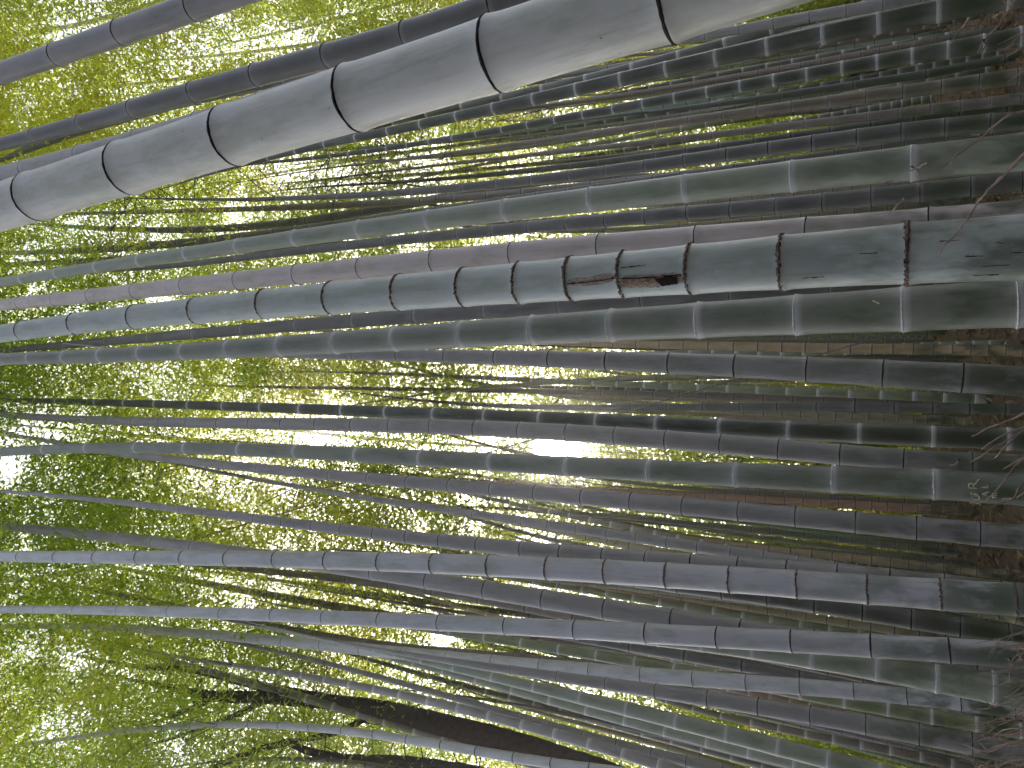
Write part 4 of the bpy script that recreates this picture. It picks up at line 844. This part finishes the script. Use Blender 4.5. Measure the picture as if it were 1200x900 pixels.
def strokes(name, k, lines, rad, mat, off=0.0004):
    paths = []
    for ln in lines:
        pts = []
        for (x0, y0), (x1, y1) in zip(ln[:-1], ln[1:]):
            for u in np.linspace(0, 1, 4, endpoint=False): pts.append(surf(k, x0 + (x1 - x0) * u, y0 + (y1 - y0) * u, off))
        pts.append(surf(k, *ln[-1], off)); pts = np.array(pts) - k.base
        T = np.gradient(pts, axis=0)
        paths.append((pts, np.full(len(pts), rad)))
    V, Q = tubes(paths, 5); return mesh_np(name, V, Q, mat, parent=k.root)
carv = find('letters scratched')
def z12(p): return (1100 + p[0] / 12.0, 530 + p[1] / 12.0)
LET = [[(462, 640), (458, 628)], [(480, 661), (548, 660), (564, 640), (558, 612), (535, 604), (492, 606)],           # U
       [(540, 582), (446, 588), (449, 556)], [(494, 586), (492, 558)],                                                # F
       [(525, 508), (415, 498), (412, 455), (432, 440), (468, 446), (480, 470), (478, 502)], [(476, 470), (556, 382)], # R
       [(692, 556), (604, 582), (668, 612)], [(650, 566), (646, 598)],                                                # A
       [(588, 492), (672, 500), (676, 468)],                                                                         # L
       [(735, 586), (800, 574)], [(722, 612), (800, 603)], [(740, 575), (745, 640)], [(750, 632), (795, 630)]]
strokes('carved_letters', carv, [[z12(p) for p in ln] for ln in LET], 0.0021, M_CARVE)
g2 = find('lower, broader green')
strokes('scratch', g2, [[(1024, 352.5), (1032, 356.5)]], 0.0016, M_CARVE)

# ------------------------------------------------------------------ dry twigs reaching in at the right edge
def brush(label, lines, d, r0=0.0016, name='dry_brush', jitter=0.12):
    rr = np.random.default_rng(len(lines) * 7 + int(lines[0][0][1])); paths = []
    for ln in lines:
        ln = [(x, y) for x, y in ln]; dj = d + rr.uniform(-jitter, jitter)
        pts = np.array([at(x, y, dj + 0.02 * i) for i, (x, y) in enumerate(ln)])
        if len(pts) == 2: pts = np.array([pts[0], (pts[0] + pts[1]) / 2 + rr.normal(size=3) * 0.003, pts[1]])
        seg = np.linspace(0, 1, len(pts)); tt = np.linspace(0, 1, 3 * len(pts))
        C = np.stack([np.interp(tt, seg, pts[:, i]) for i in range(3)], -1) + rr.normal(size=(len(tt), 3)) * 0.0006
        R = np.linspace(r0 * rr.uniform(0.8, 1.3), r0 * 0.5, len(tt)); R[::3] *= 1.5
        paths.append((C, R))
    base = paths[0][0][0].copy()
    rt = root(name, base, label, 'dry twigs', 'dry twigs at the edge of the path')
    V, Q = tubes(paths, 5); mesh_np('twigs', V - base, Q, M_DRY, parent=rt)
    return rt
brush('longest bare straight twig, over the scratched letters', [[(1260, 500), (1192, 543), (1178, 563), (1162, 580), (1151, 591)], [(1151, 591), (1135, 589)],
      [(1260, 560), (1200, 578), (1188, 585), (1165, 592)], [(1188, 585), (1195, 570), (1210, 560)], [(1190, 585), (1175, 585)]], 1.5)
brush('spray of stiff dry twigs above the scratched letters', [[(1260, 470), (1200, 502), (1172, 530), (1166, 537)], [(1255, 480), (1200, 500), (1165, 515), (1150, 527)], [(1240, 490), (1195, 507), (1150, 533), (1137, 543)],
      [(1250, 500), (1200, 537), (1178, 548)], [(1230, 470), (1190, 490), (1160, 500), (1139, 512)], [(1240, 520), (1196, 538), (1176, 550)], [(1123, 539), (1114, 545)]], 1.45)
brush('jointed twig slanting over the right end of the split blue-grey stalk', [[(1260, 150), (1200, 179), (1185, 197), (1168, 213), (1154, 227), (1147, 236), (1133, 258), (1120, 275), (1105, 290), (1098, 302)], [(1147, 236), (1144, 241)], [(1183, 198), (1192, 194)]], 1.4, 0.0019)
brush('forked twig over the right end of the upper green white-ringed stalk', [[(1230, 120), (1180, 135), (1158, 155), (1140, 168), (1117, 185), (1105, 195), (1092, 208), (1082, 214), (1074, 221)], [(1117, 185), (1114, 192)], [(1150, 158), (1137, 157)],
      [(1060, 232), (1048, 245), (1040, 252)], [(1087, 190), (1075, 197), (1064, 201)], [(1068, 195), (1078, 204)], [(1045, 212), (1024, 218)]], 1.6)
brush('curved pale twig over the dark green stalks in the upper right corner', [[(1230, -20), (1190, 0), (1183, 10), (1170, 30), (1153, 47), (1145, 62)], [(1153, 47), (1152, 60)], [(1183, 8), (1175, 0)], [(1137, 20), (1128, 32), (1115, 50), (1111, 53)], [(1190, 50), (1170, 58)]], 1.7)
def thicket(label, x0, x1, y0, y1, n, d, seed):
    rr = np.random.default_rng(seed); L = []
    for i in range(n):
        x = rr.uniform(x0, x1); y = rr.uniform(y0, y1); ln = rr.uniform(18, 75); a = rr.normal(2.65, 0.42)
        L.append([(x + 95 + rr.uniform(0, 40), y - 30 * rr.random()), (x + ln * 0.7, y - ln * 0.25), (x, y), (x + math.cos(a) * ln * .6, y + math.sin(a) * ln * .6)])
        if rr.random() < 0.6: L.append([(x, y), (x - rr.uniform(5, 14), y + rr.normal() * 8)])
    brush(label, L, d, 0.0009, 'dry_brush', 0.3)
thicket('tangled brown mass of fine dry twigs in the lower right corner', 1140, 1240, 800, 930, 46, 1.5, 1)
thicket('loose fine dry twigs beside the broad green stalk at the right edge', 1165, 1240, 745, 830, 30, 1.6, 2)
thicket('few fine dry twigs at the top of the right edge', 1190, 1250, 20, 110, 9, 1.6, 3)
def haze():
    import bmesh
    bm = bmesh.new(); bmesh.ops.create_cube(bm, size=1.0)
    bmesh.ops.scale(bm, vec=(1300, 1300, 26), verts=bm.verts); bmesh.ops.translate(bm, vec=(0, 290, 11), verts=bm.verts)
    me = bpy.data.meshes.new('haze'); bm.to_mesh(me); bm.free()
    mt = bpy.data.materials.new('haze_air'); mt.use_nodes = True; nt = mt.node_tree
    nt.nodes.remove(nt.nodes['Principled BSDF']); v = nt.nodes.new('ShaderNodeVolumePrincipled')
    v.inputs['Color'].default_value = (0.95, 0.93, 0.92, 1); v.inputs['Density'].default_value = HAZE; v.inputs['Anisotropy'].default_value = 0.925
    nt.links.new(v.outputs[0], nt.nodes['Material Output'].inputs['Volume'])
    me.materials.append(mt); o = bpy.data.objects.new('haze', me); COL.objects.link(o); o['kind'] = 'stuff'
    o['label'] = 'thin bright haze in the air of the grove'; o['category'] = 'haze'
HAZE = 0.0075
haze()
print('objects', len(bpy.data.objects))
